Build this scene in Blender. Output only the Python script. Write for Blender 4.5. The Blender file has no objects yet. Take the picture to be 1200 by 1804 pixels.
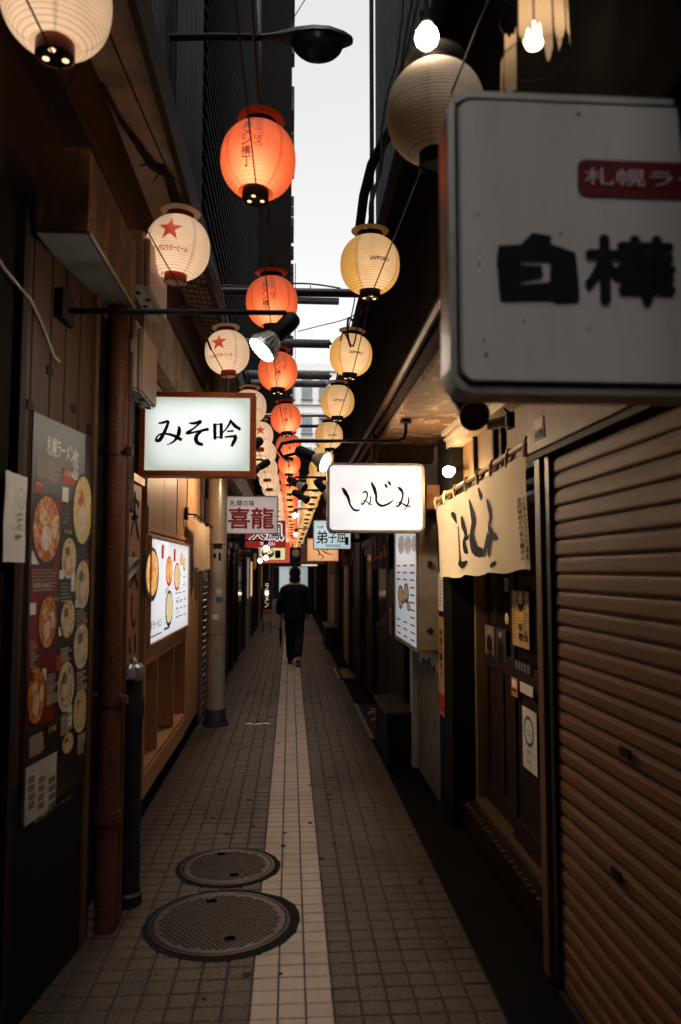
import bpy, bmesh, math, random
from mathutils import Vector, Matrix, Euler
R = math.radians
random.seed(7)
scene = bpy.context.scene
COL = scene.collection

# ------------------------------------------------------------------ camera, sky, sun, exposure
FPX = 1350.0                      # focal length in pixels of the 1200 x 1804 photograph
EYE = Vector((0.0, 0.0, 1.6))
PITCH, YAW = R(4.32), math.atan(88.0/1350.0)
cam_d = bpy.data.cameras.new('camera')
cam = bpy.data.objects.new('camera', cam_d); COL.objects.link(cam)
cam_d.sensor_fit = 'VERTICAL'; cam_d.sensor_height = 36.0
cam_d.lens = 36.0*FPX/1804.0
cam_d.clip_start = 0.05; cam_d.clip_end = 500
cam_d.dof.use_dof = True; cam_d.dof.focus_distance = 6.5; cam_d.dof.aperture_fstop = 2.2
cam.location = EYE
cam.rotation_euler = Euler((math.pi/2+PITCH, 0, -YAW), 'XYZ')
scene.camera = cam
CAMROT = cam.rotation_euler.to_matrix()

world = bpy.data.worlds.new('World'); scene.world = world; world.use_nodes = True
wn = world.node_tree; wn.nodes.clear()
sky = wn.nodes.new('ShaderNodeTexSky'); sky.sky_type = 'NISHITA'; sky.sun_disc = False
SUN_EL, SUN_ROT = R(68), R(171)
sky.sun_elevation = SUN_EL; sky.sun_rotation = SUN_ROT; sky.air_density = 1.0; sky.dust_density = 4.0
hs = wn.nodes.new('ShaderNodeHueSaturation'); hs.inputs['Saturation'].default_value = 0.02; hs.inputs['Value'].default_value = 1.6   # overcast: grey-white sky
bg = wn.nodes.new('ShaderNodeBackground'); bg.inputs['Strength'].default_value = 0.15
wo = wn.nodes.new('ShaderNodeOutputWorld')
wn.links.new(sky.outputs[0], hs.inputs['Color']); wn.links.new(hs.outputs[0], bg.inputs['Color']); wn.links.new(bg.outputs[0], wo.inputs['Surface'])

sun_d = bpy.data.lights.new('sun', 'SUN'); sun_d.energy = 1.4; sun_d.angle = R(20); sun_d.color = (1.0, 0.97, 0.93)
sun = bpy.data.objects.new('sun', sun_d); COL.objects.link(sun)
sun.rotation_euler = (math.pi/2-SUN_EL, 0, math.pi-SUN_ROT)   # high behind the viewer, softened by cloud
sun.location = (0, -10, 30)

scene.view_settings.view_transform = 'Standard'; scene.view_settings.look = 'None'
scene.view_settings.exposure = 0.32; scene.view_settings.gamma = 1.0; scene.view_settings.use_curve_mapping = False
scene.render.engine = 'CYCLES'
scene.cycles.use_denoising = True
scene.cycles.max_bounces = 6; scene.cycles.diffuse_bounces = 3; scene.cycles.glossy_bounces = 3
scene.cycles.transmission_bounces = 4; scene.cycles.sample_clamp_indirect = 4.0
scene.cycles.caustics_reflective = False; scene.cycles.caustics_refractive = False

# ------------------------------------------------------------------ survey helpers: from the photograph to metres
def ray(u, v):
    return (CAMROT @ Vector(((u-600.0)/FPX, (902.0-v)/FPX, -1.0)))
def PY(u, v, y):                  # the point seen at (u, v) that lies y metres down the alley
    d = ray(u, v); return EYE + d*((y-EYE.y)/d.y)
def PX(u, v, x):
    d = ray(u, v); return EYE + d*((x-EYE.x)/d.x)
def PZ(u, v, z):
    d = ray(u, v); return EYE + d*((z-EYE.z)/d.z)

class Plane:
    """an upright board: origin at its top corner, s runs along it, t runs down, n faces the alley"""
    def __init__(self, o, right, normal):
        self.o = Vector(o); self.r = Vector(right).normalized(); self.n = Vector(normal).normalized()
        self.d = Vector((0, 0, -1))
    def at(self, s, t, h=0.0):
        return self.o + self.r*s + self.d*t + self.n*h
    def hit(self, u, v):
        d = ray(u, v); k = (self.o-EYE).dot(self.n)/d.dot(self.n)
        q = EYE + d*k - self.o
        return q.dot(self.r), q.dot(self.d)

# ------------------------------------------------------------------ mesh helpers
class MB:
    def __init__(self): self.v = []; self.f = []; self.m = []; self.mi = 0
    def add(self, vs, fs, mi=None):
        b = len(self.v); self.v += [tuple(x) for x in vs]
        for f in fs: self.f.append([b+i for i in f]); self.m.append(self.mi if mi is None else mi)
    def box(self, lo, hi, mi=None):
        x0, y0, z0 = [min(a, b) for a, b in zip(lo, hi)]; x1, y1, z1 = [max(a, b) for a, b in zip(lo, hi)]
        self.add([(x0,y0,z0),(x1,y0,z0),(x1,y1,z0),(x0,y1,z0),(x0,y0,z1),(x1,y0,z1),(x1,y1,z1),(x0,y1,z1)],
                 [(0,3,2,1),(4,5,6,7),(0,1,5,4),(1,2,6,5),(2,3,7,6),(3,0,4,7)], mi)
        return self
    def obox(self, o, ax, ay, az, mi=None):     # box from a corner and three edge vectors
        o, ax, ay, az = map(Vector, (o, ax, ay, az))
        self.add([o, o+ax, o+ax+ay, o+ay, o+az, o+ax+az, o+ax+ay+az, o+ay+az],
                 [(0,3,2,1),(4,5,6,7),(0,1,5,4),(1,2,6,5),(2,3,7,6),(3,0,4,7)], mi)
        return self
    def slab(self, pl, s0, t0, s1, t1, h0, h1, mi=None):
        return self.obox(pl.at(s0, t1, h0), pl.r*(s1-s0), -pl.n*(h0-h1), -pl.d*(t1-t0), mi)
    def prism(self, poly, off, mi=None):        # planar polygon (3-D points) pushed along off
        n = len(poly); off = Vector(off); p = [Vector(q) for q in poly]
        fs = [list(range(n))[::-1], [n+i for i in range(n)]] + [(i, (i+1) % n, n+(i+1) % n, n+i) for i in range(n)]
        self.add(p+[q+off for q in p], fs, mi); return self
    def tube(self, pts, r, n=8, mi=None, caps=True):
        pts = [Vector(p) for p in pts]; k = len(pts)
        rs = r if isinstance(r, (list, tuple)) else [r]*k
        t0 = (pts[1]-pts[0]).normalized()
        up = Vector((0,0,1)) if abs(t0.z) < .9 else Vector((1,0,0))
        a = t0.cross(up).normalized(); vs = []
        for i, p in enumerate(pts):
            t = (pts[min(i+1, k-1)]-pts[max(i-1, 0)]).normalized()
            a = (a - t*a.dot(t)); a = a.normalized() if a.length > 1e-6 else t.orthogonal().normalized()
            b = t.cross(a)
            for j in range(n):
                w = 2*math.pi*j/n; vs.append(p + (a*math.cos(w)+b*math.sin(w))*rs[i])
        fs = [(i*n+j, i*n+(j+1) % n, (i+1)*n+(j+1) % n, (i+1)*n+j) for i in range(k-1) for j in range(n)]
        if caps: fs += [list(range(n))[::-1], [(k-1)*n+j for j in range(n)]]
        self.add(vs, fs, mi); return self
    def lathe(self, prof, c=(0,0,0), n=24, mi=None, axis=None, caps=True):   # prof: (r, z) list
        c = Vector(c); q = Vector((0,0,1)).rotation_difference(Vector(axis)).to_matrix() if axis is not None else Matrix.Identity(3)
        vs = [c + q @ Vector((r*math.cos(2*math.pi*j/n), r*math.sin(2*math.pi*j/n), z)) for r, z in prof for j in range(n)]
        k = len(prof)
        fs = [(i*n+j, i*n+(j+1) % n, (i+1)*n+(j+1) % n, (i+1)*n+j) for i in range(k-1) for j in range(n)]
        if caps: fs += [list(range(n))[::-1], [(k-1)*n+j for j in range(n)]]
        self.add(vs, fs, mi); return self
    def build(self, name, mats, parent=None, bevel=0.0, smooth=False, seg=1):
        me = bpy.data.meshes.new(name); me.from_pydata(self.v, [], self.f)
        mats = mats if isinstance(mats, (list, tuple)) else [mats]
        for m in mats: me.materials.append(m)
        if len(mats) > 1: me.polygons.foreach_set('material_index', self.m)
        if bevel or smooth:
            bm = bmesh.new(); bm.from_mesh(me)
            if bevel:
                es = [e for e in bm.edges if len(e.link_faces) == 2 and e.calc_face_angle(0) > R(35)]
                bmesh.ops.bevel(bm, geom=es, offset=bevel, segments=seg, affect='EDGES', clamp_overlap=True)
            if smooth:
                for f in bm.faces: f.smooth = True
                for e in bm.edges:
                    if len(e.link_faces) == 2 and e.calc_face_angle(0) > R(40): e.smooth = False
            bm.to_mesh(me); bm.free()
        me.update()
        return link(name, me, parent)

def link(name, me, parent=None):
    o = bpy.data.objects.new(name, me); COL.objects.link(o)
    if parent is not None:
        o.parent = parent; o.matrix_parent_inverse = Matrix.Translation(-parent.location) if parent.type == 'EMPTY' else Matrix.Identity(4)
        if parent.type != 'EMPTY' and parent.parent is not None: o.matrix_parent_inverse = Matrix.Identity(4)
    return o
def tag(o, label=None, cat=None, group=None, kind=None):
    if label: o['label'] = label
    if cat: o['category'] = cat
    if group: o['group'] = group
    if kind: o['kind'] = kind
    return o
def thing(name, label, cat, loc=(0,0,0), group=None):
    o = bpy.data.objects.new(name, None); COL.objects.link(o); o.location = loc; o.empty_display_size = .1
    return tag(o, label, cat, group)
def copy_tree(o, parent=None):
    c = o.copy(); COL.objects.link(c)
    if parent is not None: c.parent = parent
    for ch in list(o.children): copy_tree(ch, c)
    return c

# lettering ----------------------------------------------------------
_tc = {}
def glyphs(text, bold=0.0):
    key = (text, bold)
    if key not in _tc:
        c = bpy.data.curves.new('lettering', 'FONT'); c.body = text; c.size = 1; c.offset = bold; c.resolution_u = 4
        o = bpy.data.objects.new('lettering', c); COL.objects.link(o)
        me = bpy.data.meshes.new_from_object(o.evaluated_get(bpy.context.evaluated_depsgraph_get()))
        vs = [(v.co.x, v.co.y) for v in me.vertices]; fs = [list(p.vertices) for p in me.polygons]
        bpy.data.objects.remove(o); bpy.data.meshes.remove(me); bpy.data.curves.remove(c)
        xs = [v[0] for v in vs]; ys = [v[1] for v in vs]; x0, x1, y0, y1 = min(xs), max(xs), min(ys), max(ys)
        _tc[key] = ([((x-x0)/(x1-x0), 1-(y-y0)/(y1-y0)) for x, y in vs], fs)
    return _tc[key]
def text_on(mb, fn, text, s0, t0, s1, t1, bold=0.0, vertical=False, mi=None):
    """fill the box (s0,t0)-(s1,t1) of a surface fn(s,t)->point with the text"""
    if vertical:
        n = len(text); dt = (t1-t0)/n
        for i, ch in enumerate(text):
            text_on(mb, fn, ch, s0, t0+dt*(i+.06), s1, t0+dt*(i+.94), bold, False, mi)
        return
    vs, fs = glyphs(text)
    em = min(abs(t1-t0), abs(s1-s0)); b = bold*em*.55; e = em*.02
    sc, tc = (s0+s1)/2, (t0+t1)/2; o = fn(sc, tc); n = (fn(sc, tc+e)-o).cross(fn(sc+e, tc)-o).normalized()
    for i, (ds, dt) in enumerate(((0,0),(1,0),(-1,0),(0,1),(0,-1)) if bold else ((0,0),)):
        mb.add([fn(s0+(s1-s0)*p+ds*b, t0+(t1-t0)*q+dt*b)+n*(.00025*i) for p, q in vs], fs, mi)
def crspline(pts, k=6):
    out = []
    P = [pts[0]]+list(pts)+[pts[-1]]
    for i in range(1, len(P)-2):
        for j in range(k):
            t = j/k; a, b, c, d = P[i-1], P[i], P[i+1], P[i+2]
            out.append(tuple(.5*((2*b[q])+(-a[q]+c[q])*t+(2*a[q]-5*b[q]+4*c[q]-d[q])*t*t+(-a[q]+3*b[q]-3*c[q]+d[q])*t**3) for q in range(len(b))))
    out.append(tuple(pts[-1])); return out
def stroke(mb, fn, pts, mi=None, k=6, rough=0.06):
    """a brush stroke: pts = (s, t, width)"""
    p = crspline(pts, k) if len(pts) > 2 else [tuple(pts[0]), tuple((a+b)/2 for a, b in zip(*pts)), tuple(pts[1])]
    vs = []
    for i, (s, t, w) in enumerate(p):
        a, b = p[max(i-1, 0)], p[min(i+1, len(p)-1)]
        dx, dy = b[0]-a[0], b[1]-a[1]; L = math.hypot(dx, dy) or 1
        w1 = w*.5*(1+random.uniform(-rough, rough)); w2 = w*.5*(1+random.uniform(-rough, rough))
        vs += [fn(s-dy/L*w1, t+dx/L*w1), fn(s+dy/L*w2, t-dx/L*w2)]
    mb.add(vs, [(2*i, 2*i+1, 2*i+3, 2*i+2) for i in range(len(p)-1)], mi)

# ------------------------------------------------------------------ materials
def nt_new(name):
    m = bpy.data.materials.new(name); m.use_nodes = True; nt = m.node_tree; nt.nodes.clear()
    out = nt.nodes.new('ShaderNodeOutputMaterial'); return m, nt, out
def N(nt, typ, **kw):
    n = nt.nodes.new(typ)
    for k, v in kw.items():
        if k.startswith('_'): setattr(n, k[1:], v)
        else: n.inputs[k.replace('__', ' ')].default_value = v
    return n
def math_n(nt, op, a, b=None, c=None):
    n = nt.nodes.new('ShaderNodeMath'); n.operation = op
    for i, x in enumerate((a, b, c)):
        if x is None: continue
        if isinstance(x, (int, float)): n.inputs[i].default_value = x
        else: nt.links.new(x, n.inputs[i])
    return n.outputs[0]
def mixc(nt, fac, a, b, blend='MIX'):
    n = nt.nodes.new('ShaderNodeMix'); n.data_type = 'RGBA'; n.blend_type = blend
    for i, x in ((0, fac), (6, a), (7, b)):
        if isinstance(x, (int, float)): n.inputs[i].default_value = x
        elif isinstance(x, (tuple, list)): n.inputs[i].default_value = tuple(x)+(1,) if len(x) == 3 else x
        else: nt.links.new(x, n.inputs[i])
    return n.outputs[2]
def ramp(nt, fac, a, b):
    n = nt.nodes.new('ShaderNodeMapRange'); n.inputs[1].default_value = a; n.inputs[2].default_value = b
    nt.links.new(fac, n.inputs[0]); return n.outputs[0]
_mc = {}
DISPLAY = 0.84      # lit faces and paper are set for the exposure above
def mat(name, col, rough=.6, metal=0.0, var=.25, scale=6.0, bump=.15, bscale=60.0, stretch=None, dirt=None, dirt_amt=.5, dscale=3.0, spec=.28, vary=0.0, speck=None, world=False):
    """painted, metal, plaster or wooden surface with mottling, fine relief, optional stains, per-piece variation and specks"""
    if name in _mc: return _mc[name]
    m, nt, out = nt_new(name); L = nt.links
    p = N(nt, 'ShaderNodeBsdfPrincipled', Roughness=rough, Metallic=metal); p.inputs['Specular IOR Level'].default_value = spec
    tc = N(nt, 'ShaderNodeTexCoord'); co = tc.outputs['Object']
    if world: co = N(nt, 'ShaderNodeNewGeometry').outputs['Position']
    if stretch:
        mp = N(nt, 'ShaderNodeMapping'); mp.inputs['Scale'].default_value = stretch; L.new(co, mp.inputs[0]); co = mp.outputs[0]
    n1 = N(nt, 'ShaderNodeTexNoise', Scale=scale, Detail=6.0, Roughness=.65); L.new(co, n1.inputs['Vector'])
    lo = tuple(c*(1-var) for c in col); hi = tuple(min(1, c*(1+var)) for c in col)
    c = mixc(nt, ramp(nt, n1.outputs[0], .3, .7), lo, hi)
    if vary:
        oi = N(nt, 'ShaderNodeObjectInfo'); ge = N(nt, 'ShaderNodeNewGeometry')
        r = math_n(nt, 'FRACT', math_n(nt, 'ADD', oi.outputs['Random'], ge.outputs['Random Per Island']))
        k = math_n(nt, 'ADD', math_n(nt, 'MULTIPLY', r, 2*vary), 1-vary)
        c = mixc(nt, 1.0, c, (0,0,0), 'MIX') if False else mixc(nt, math_n(nt, 'SUBTRACT', 1.0, k), c, (0.02, 0.018, 0.015))
    if speck:
        n3 = N(nt, 'ShaderNodeTexNoise', Scale=speck[1], Detail=2.0); L.new(N(nt, 'ShaderNodeNewGeometry').outputs['Position'] if world else tc.outputs['Object'], n3.inputs['Vector'])
        c = mixc(nt, ramp(nt, n3.outputs[0], .58, .66), c, speck[0])
    if dirt:
        n2 = N(nt, 'ShaderNodeTexNoise', Scale=dscale, Detail=8.0, Roughness=.7); L.new(co, n2.inputs['Vector'])
        f = math_n(nt, 'MULTIPLY', ramp(nt, n2.outputs[0], .5, .68), dirt_amt)
        c = mixc(nt, f, c, dirt)
    L.new(c, p.inputs['Base Color'])
    if bump:
        nb = N(nt, 'ShaderNodeTexNoise', Scale=bscale, Detail=4.0); L.new(co, nb.inputs['Vector'])
        bp = N(nt, 'ShaderNodeBump', Strength=bump, Distance=.004); L.new(nb.outputs[0], bp.inputs['Height']); L.new(bp.outputs[0], p.inputs['Normal'])
        rr = math_n(nt, 'ADD', math_n(nt, 'MULTIPLY', n1.outputs[0], .25), max(0.02, rough-.12)); L.new(rr, p.inputs['Roughness'])
    L.new(p.outputs[0], out.inputs[0]); _mc[name] = m; return m
def emit(name, col, strength, base=None):
    if name in _mc: return _mc[name]
    m, nt, out = nt_new(name)
    p = N(nt, 'ShaderNodeBsdfPrincipled', Roughness=.5); b = base or col
    p.inputs['Base Color'].default_value = tuple(b)+(1,); p.inputs['Emission Color'].default_value = tuple(col)+(1,); p.inputs['Emission Strength'].default_value = strength
    nt.links.new(p.outputs[0], out.inputs[0]); _mc[name] = m; return m
def lit_face(name, col, strength, axis_u=0, tubes=2, edge=.55, edgecol=None):
    """backlit acrylic: brighter where the tubes sit behind it, duller to the rim"""
    m, nt, out = nt_new(name); L = nt.links
    tc = N(nt, 'ShaderNodeTexCoord'); sp = N(nt, 'ShaderNodeSeparateXYZ'); L.new(tc.outputs['Generated'], sp.inputs[0])
    u = math_n(nt, 'ABSOLUTE', math_n(nt, 'SUBTRACT', math_n(nt, 'MULTIPLY', sp.outputs[axis_u], 2.0), 1.0))
    w = math_n(nt, 'ABSOLUTE', math_n(nt, 'SUBTRACT', math_n(nt, 'MULTIPLY', sp.outputs[2], 2.0), 1.0))
    eu = math_n(nt, 'POWER', u, 5.0); ew = math_n(nt, 'POWER', w, 4.0)
    e = math_n(nt, 'MINIMUM', math_n(nt, 'ADD', eu, ew), 1.0)
    tb = math_n(nt, 'SINE', math_n(nt, 'MULTIPLY', sp.outputs[2], 2*math.pi*tubes))
    k = math_n(nt, 'ADD', math_n(nt, 'MULTIPLY', tb, -.05), 1.0)
    k = math_n(nt, 'MULTIPLY', k, math_n(nt, 'SUBTRACT', 1.0, math_n(nt, 'MULTIPLY', e, 1-edge)))
    nn = N(nt, 'ShaderNodeTexNoise', Scale=9.0, Detail=6.0); L.new(tc.outputs['Object'], nn.inputs['Vector'])
    k = math_n(nt, 'MULTIPLY', k, math_n(nt, 'ADD', math_n(nt, 'MULTIPLY', nn.outputs[0], .12), .94))
    p = N(nt, 'ShaderNodeBsdfPrincipled', Roughness=.3); p.inputs['Base Color'].default_value = (.6,.6,.58,1)
    L.new(mixc(nt, e, col, edgecol or col), p.inputs['Emission Color']); L.new(math_n(nt, 'MULTIPLY', k, strength*DISPLAY), p.inputs['Emission Strength'])
    L.new(p.outputs[0], out.inputs[0]); _mc[name] = m; return m
def lantern_paper(name, col, strength, base, bulb=(0,-.045,-.055), gore=None, ribs=26, dark=.78, hot=None):
    """ribbed paper lit by the bulb that hangs inside it: falls off with distance from the bulb, wire hoops and gore seams stop some light"""
    m, nt, out = nt_new(name); L = nt.links
    tc = N(nt, 'ShaderNodeTexCoord'); sp = N(nt, 'ShaderNodeSeparateXYZ'); L.new(tc.outputs['Object'], sp.inputs[0])
    sub = N(nt, 'ShaderNodeVectorMath', _operation='SUBTRACT'); L.new(tc.outputs['Object'], sub.inputs[0]); sub.inputs[1].default_value = bulb
    ln = N(nt, 'ShaderNodeVectorMath', _operation='LENGTH'); L.new(sub.outputs[0], ln.inputs[0])
    fall = math_n(nt, 'DIVIDE', .0196, math_n(nt, 'MULTIPLY', ln.outputs['Value'], ln.outputs['Value']))
    rib = math_n(nt, 'SINE', math_n(nt, 'MULTIPLY', sp.outputs[2], 2*math.pi*ribs/.30))
    rib = ramp(nt, rib, .35, .95)
    ang = math_n(nt, 'ARCTAN2', sp.outputs[0], math_n(nt, 'MULTIPLY', sp.outputs[1], -1.0))
    g = math_n(nt, 'COSINE', math_n(nt, 'MULTIPLY', ang, 4.0))        # eight gores, seams at the minima
    seam = ramp(nt, math_n(nt, 'MULTIPLY', g, -1.0), .955, .998)
    ns = N(nt, 'ShaderNodeTexNoise', Scale=11.0, Detail=6.0); L.new(tc.outputs['Object'], ns.inputs['Vector'])
    k = math_n(nt, 'MULTIPLY', fall, math_n(nt, 'SUBTRACT', 1.0, math_n(nt, 'MULTIPLY', rib, 1-dark)))
    k = math_n(nt, 'MULTIPLY', k, math_n(nt, 'SUBTRACT', 1.0, math_n(nt, 'MULTIPLY', seam, .3)))
    k = math_n(nt, 'MULTIPLY', k, math_n(nt, 'ADD', math_n(nt, 'MULTIPLY', ns.outputs[0], .5), .75))
    k = math_n(nt, 'MULTIPLY', k, math_n(nt, 'ADD', math_n(nt, 'MULTIPLY', N(nt, 'ShaderNodeObjectInfo').outputs['Random'], .36), .82))
    c = mixc(nt, ramp(nt, fall, 1.0, 2.5), col, hot or col)
    if gore:
        pale = ramp(nt, math_n(nt, 'COSINE', math_n(nt, 'MULTIPLY', ang, 2.0)), -.02, .02)
        c = mixc(nt, math_n(nt, 'MULTIPLY', pale, .85), c, gore)
    p = N(nt, 'ShaderNodeBsdfPrincipled', Roughness=.8); p.inputs['Base Color'].default_value = tuple(base)+(1,)
    bc = mixc(nt, pale, base, tuple(min(1, b*1.3) for b in base)) if gore else mixc(nt, 0.0, base, base)
    L.new(mixc(nt, math_n(nt, 'MULTIPLY', rib, .6), bc, tuple(b*.3 for b in base)), p.inputs['Base Color'])
    L.new(c, p.inputs['Emission Color']); L.new(math_n(nt, 'MULTIPLY', k, strength*DISPLAY), p.inputs['Emission Strength'])
    L.new(p.outputs[0], out.inputs[0]); _mc[name] = m; return m
def soup(name, cols, scale=30.0, lit=0.0):
    """printed picture of a bowl of noodles: mottled broth, egg and greens"""
    m, nt, out = nt_new(name); L = nt.links
    tc = N(nt, 'ShaderNodeTexCoord'); n1 = N(nt, 'ShaderNodeTexNoise', Scale=scale, Detail=5.0, Roughness=.7); L.new(tc.outputs['Object'], n1.inputs['Vector'])
    cr = nt.nodes.new('ShaderNodeValToRGB'); el = cr.color_ramp.elements
    ps = [.33, .45, .55, .66]
    el[0].position = ps[0]; el[0].color = tuple(cols[0])+(1,); el[1].position = ps[-1]; el[1].color = tuple(cols[-1])+(1,)
    for q, c in zip(ps[1:-1], cols[1:-1]): e = el.new(q); e.color = tuple(c)+(1,)
    L.new(n1.outputs[0], cr.inputs[0])
    p = N(nt, 'ShaderNodeBsdfPrincipled', Roughness=.35); L.new(cr.outputs[0], p.inputs['Base Color'])
    if lit: L.new(cr.outputs[0], p.inputs['Emission Color']); p.inputs['Emission Strength'].default_value = lit
    L.new(p.outputs[0], out.inputs[0]); _mc[name] = m; return m

BLACK = mat('black_paint', (.010,.010,.010), .6, spec=.12)
DARKMETAL = mat('dark_metal', (.03,.03,.032), .45, .3)
DARKWOOD = mat('dark_stained_wood', (.024,.015,.010), .6, spec=.12, stretch=(12,12,1), scale=3, bump=.3)
PLANKWOOD = mat('brown_plank_wood', (.05,.022,.012), .55, stretch=(14,14,1.2), scale=3, bump=.3, dirt=(.03,.015,.01), vary=.18)
LIGHTWOOD = mat('pale_cedar_wood', (.46,.26,.14), .45, stretch=(30,30,1.0), scale=2.2, bump=.12, var=.18, vary=.1)
LIGHTWOOD_Y = mat('pale_cedar_rail', (.48,.275,.15), .45, stretch=(20,1.0,20), scale=2.2, bump=.12, var=.2)
BEIGE = mat('beige_enamel', (.56,.46,.34), .45, dirt=(.2,.12,.07), dirt_amt=.45, var=.1)
CONCRETE = mat('stained_concrete', (.55,.5,.41), .85, bump=.5, dirt=(.1,.065,.04), dirt_amt=.75, dscale=2.2, scale=5)
RUSTBOX = mat('rusty_sheet', (.10,.06,.03), .7, .2, dirt=(.42,.19,.05), dirt_amt=.95, dscale=9, stretch=(1,1,.5), var=.35, bump=.4)
REDPIPE = mat('red_oxide_paint', (.088,.026,.014), .5, var=.4, dirt=(.06,.025,.015), dirt_amt=.6, dscale=14, bump=.6, bscale=120, speck=((.26,.09,.05), 170))
ORANGEWOOD = mat('orange_lacquer_wood', (.66,.15,.035), .4, stretch=(3,3,12), scale=4, var=.2)
STEEL = mat('grey_painted_steel', (.44,.41,.36), .36, .45, dirt=(.12,.1,.07), dirt_amt=.5, var=.12)
ALU = mat('brushed_aluminium', (.45,.45,.44), .35, .9)
CABLE = mat('black_cable', (.015,.014,.013), .6)
RUSTCABLE = mat('brown_cable', (.09,.05,.03), .7)
WHITEPLASTIC = mat('white_acrylic', (.56,.52,.50), .3, var=.05, dirt=(.34,.30,.27), dirt_amt=.4, dscale=3, stretch=(5,1,1), bump=.02)
SIGNRIM = mat('grey_sign_rim', (.5,.47,.43), .4, .4, dirt=(.1,.07,.05), dirt_amt=.7)
INK = mat('black_ink', (.008,.008,.009), .7, bump=0, spec=.1)
REDINK = mat('red_ink', (.42,.03,.025), .55, bump=0)
WHITEINK = mat('white_ink', (.75,.73,.7), .6, bump=0)
GREYINK = mat('grey_ink', (.3,.3,.3), .6, bump=0)
GOLDINK = mat('gold_ink', (.55,.36,.08), .5, bump=0)
PAPER = mat('white_paper', (.7,.66,.6), .8, var=.05, bump=.05)

# ------------------------------------------------------------------ ground and pavement
TILE, ROW, X0 = 0.102, 0.0935, 0.013
MANHOLES = [(-.312, 3.645, .318, .352), (-.33, 4.30, .252, .280)]
asphalt = mat('wet_asphalt', (.03,.028,.027), .55, bump=.5, bscale=120)
g = MB().box((-60,-40,-.16), (60,120,-.06)).build('ground', asphalt); tag(g, kind='structure')
gut = MB(); gut.box((-1.06,-6,-.06), (-.93,44,-.022)); gut.box((.784,-6,-.06), (1.3,44,-.022))
tag(gut.build('gutter', mat('dark_gutter_cement', (.008,.0075,.007), .85, spec=.02, bump=.5)), kind='structure')
pave = MB().box((-.93,-6,-.06), (.784,44,-.007)).build('pavement', mat('dark_mortar', (.02,.018,.016), .85)); tag(pave, kind='structure')
PALE = mat('pale_terracotta_tile', (.285,.212,.158), .5, spec=.2, var=.12, scale=14, bump=.35, bscale=160, vary=.13, speck=((.16,.1,.07), 190), dirt=(.13,.10,.085), dirt_amt=.45, dscale=1.4, world=True)
BROWN = mat('grey_brown_tile', (.046,.033,.024), .52, spec=.15, var=.15, scale=14, bump=.35, bscale=160, vary=.3, speck=((.2,.16,.13), 190), dirt=(.02,.017,.015), dirt_amt=.75, dscale=1.3, world=True)
def tile_geo(mb, cx, cy, hx, hy, dz, tilt=(0,0)):
    c = .0035; z = dz
    zz = lambda x, y: z + tilt[0]*x + tilt[1]*y
    vs = [(cx+sx*hx, cy+sy*hy, -.0065) for sx, sy in ((-1,-1),(1,-1),(1,1),(-1,1))] + \
         [(cx+sx*hx, cy+sy*hy, zz(sx*hx, sy*hy)-.0025) for sx, sy in ((-1,-1),(1,-1),(1,1),(-1,1))] + \
         [(cx+sx*(hx-c), cy+sy*(hy-c), zz(sx*hx, sy*hy)) for sx, sy in ((-1,-1),(1,-1),(1,1),(-1,1))]
    mb.add(vs, [(8,9,10,11)]+[(4+i, 4+(i+1) % 4, 8+(i+1) % 4, 8+i) for i in range(4)]+[(i, (i+1) % 4, 4+(i+1) % 4, 4+i) for i in range(4)])
protos = []
for k in range(6):
    mb = MB(); tile_geo(mb, 0, 0, .0478+random.uniform(-.0006,.0006), .0436+random.uniform(-.0006,.0006), 0, (random.uniform(-.008,.008), random.uniform(-.008,.008)))
    row = []
    for m_ in (PALE, BROWN):
        me = bpy.data.meshes.new('tile'); me.from_pydata(mb.v, [], mb.f); me.materials.append(m_); me.update(); row.append(me)
    protos.append(row)
rest = {0: MB(), 1: MB()}; ntile = 0
for j in range(-30, 450):
    cy = 2.55 + j*ROW
    for k in range(-9, 8):
        cx = X0 + k*TILE
        if any(math.hypot(cx-a, cy-b) < r-.085 for a, b, r, r2 in MANHOLES): continue
        kind = 0 if abs(k) <= 1 else 1
        if cy > 2.5 and ntile < 300 and k > -9:
            o = bpy.data.objects.new('tile', protos[random.randrange(6)][kind]); COL.objects.link(o); o.parent = pave
            o.location = (cx, cy, random.uniform(-.0008, .0008)); ntile += 1
        else:
            tile_geo(rest[kind], cx, cy, .0478, .0436, random.uniform(-.0009,.0009), (random.uniform(-.008,.008), random.uniform(-.008,.008)))
tag(rest[0].build('pale_tile_paving', PALE, pave), kind='stuff'); tag(rest[1].build('dark_tile_paving', BROWN, pave), kind='stuff')

m = MB()
for i in range(150):        # trodden gum and grease spots
    x, y, q = random.uniform(-.85,.75), random.uniform(2.6,14), random.uniform(.006,.02)
    if any(math.hypot(x-a, y-b) < r2+.05 for a, b, r, r2 in MANHOLES): continue
    ring = [(x+q*math.cos(2*math.pi*j/9)*random.uniform(.7,1.2), y+q*math.sin(2*math.pi*j/9)*random.uniform(.7,1.2)) for j in range(9)]
    m.add([(a, b, -.002) for a, b in ring]+[(a, b, .0022) for a, b in ring], [[9+j for j in range(9)]]+[(j, (j+1) % 9, 9+(j+1) % 9, 9+j) for j in range(9)])
tag(m.build('gum_spots', mat('trodden_gum', (.02,.017,.015), .8, spec=.1), pave), kind='stuff')
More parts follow.
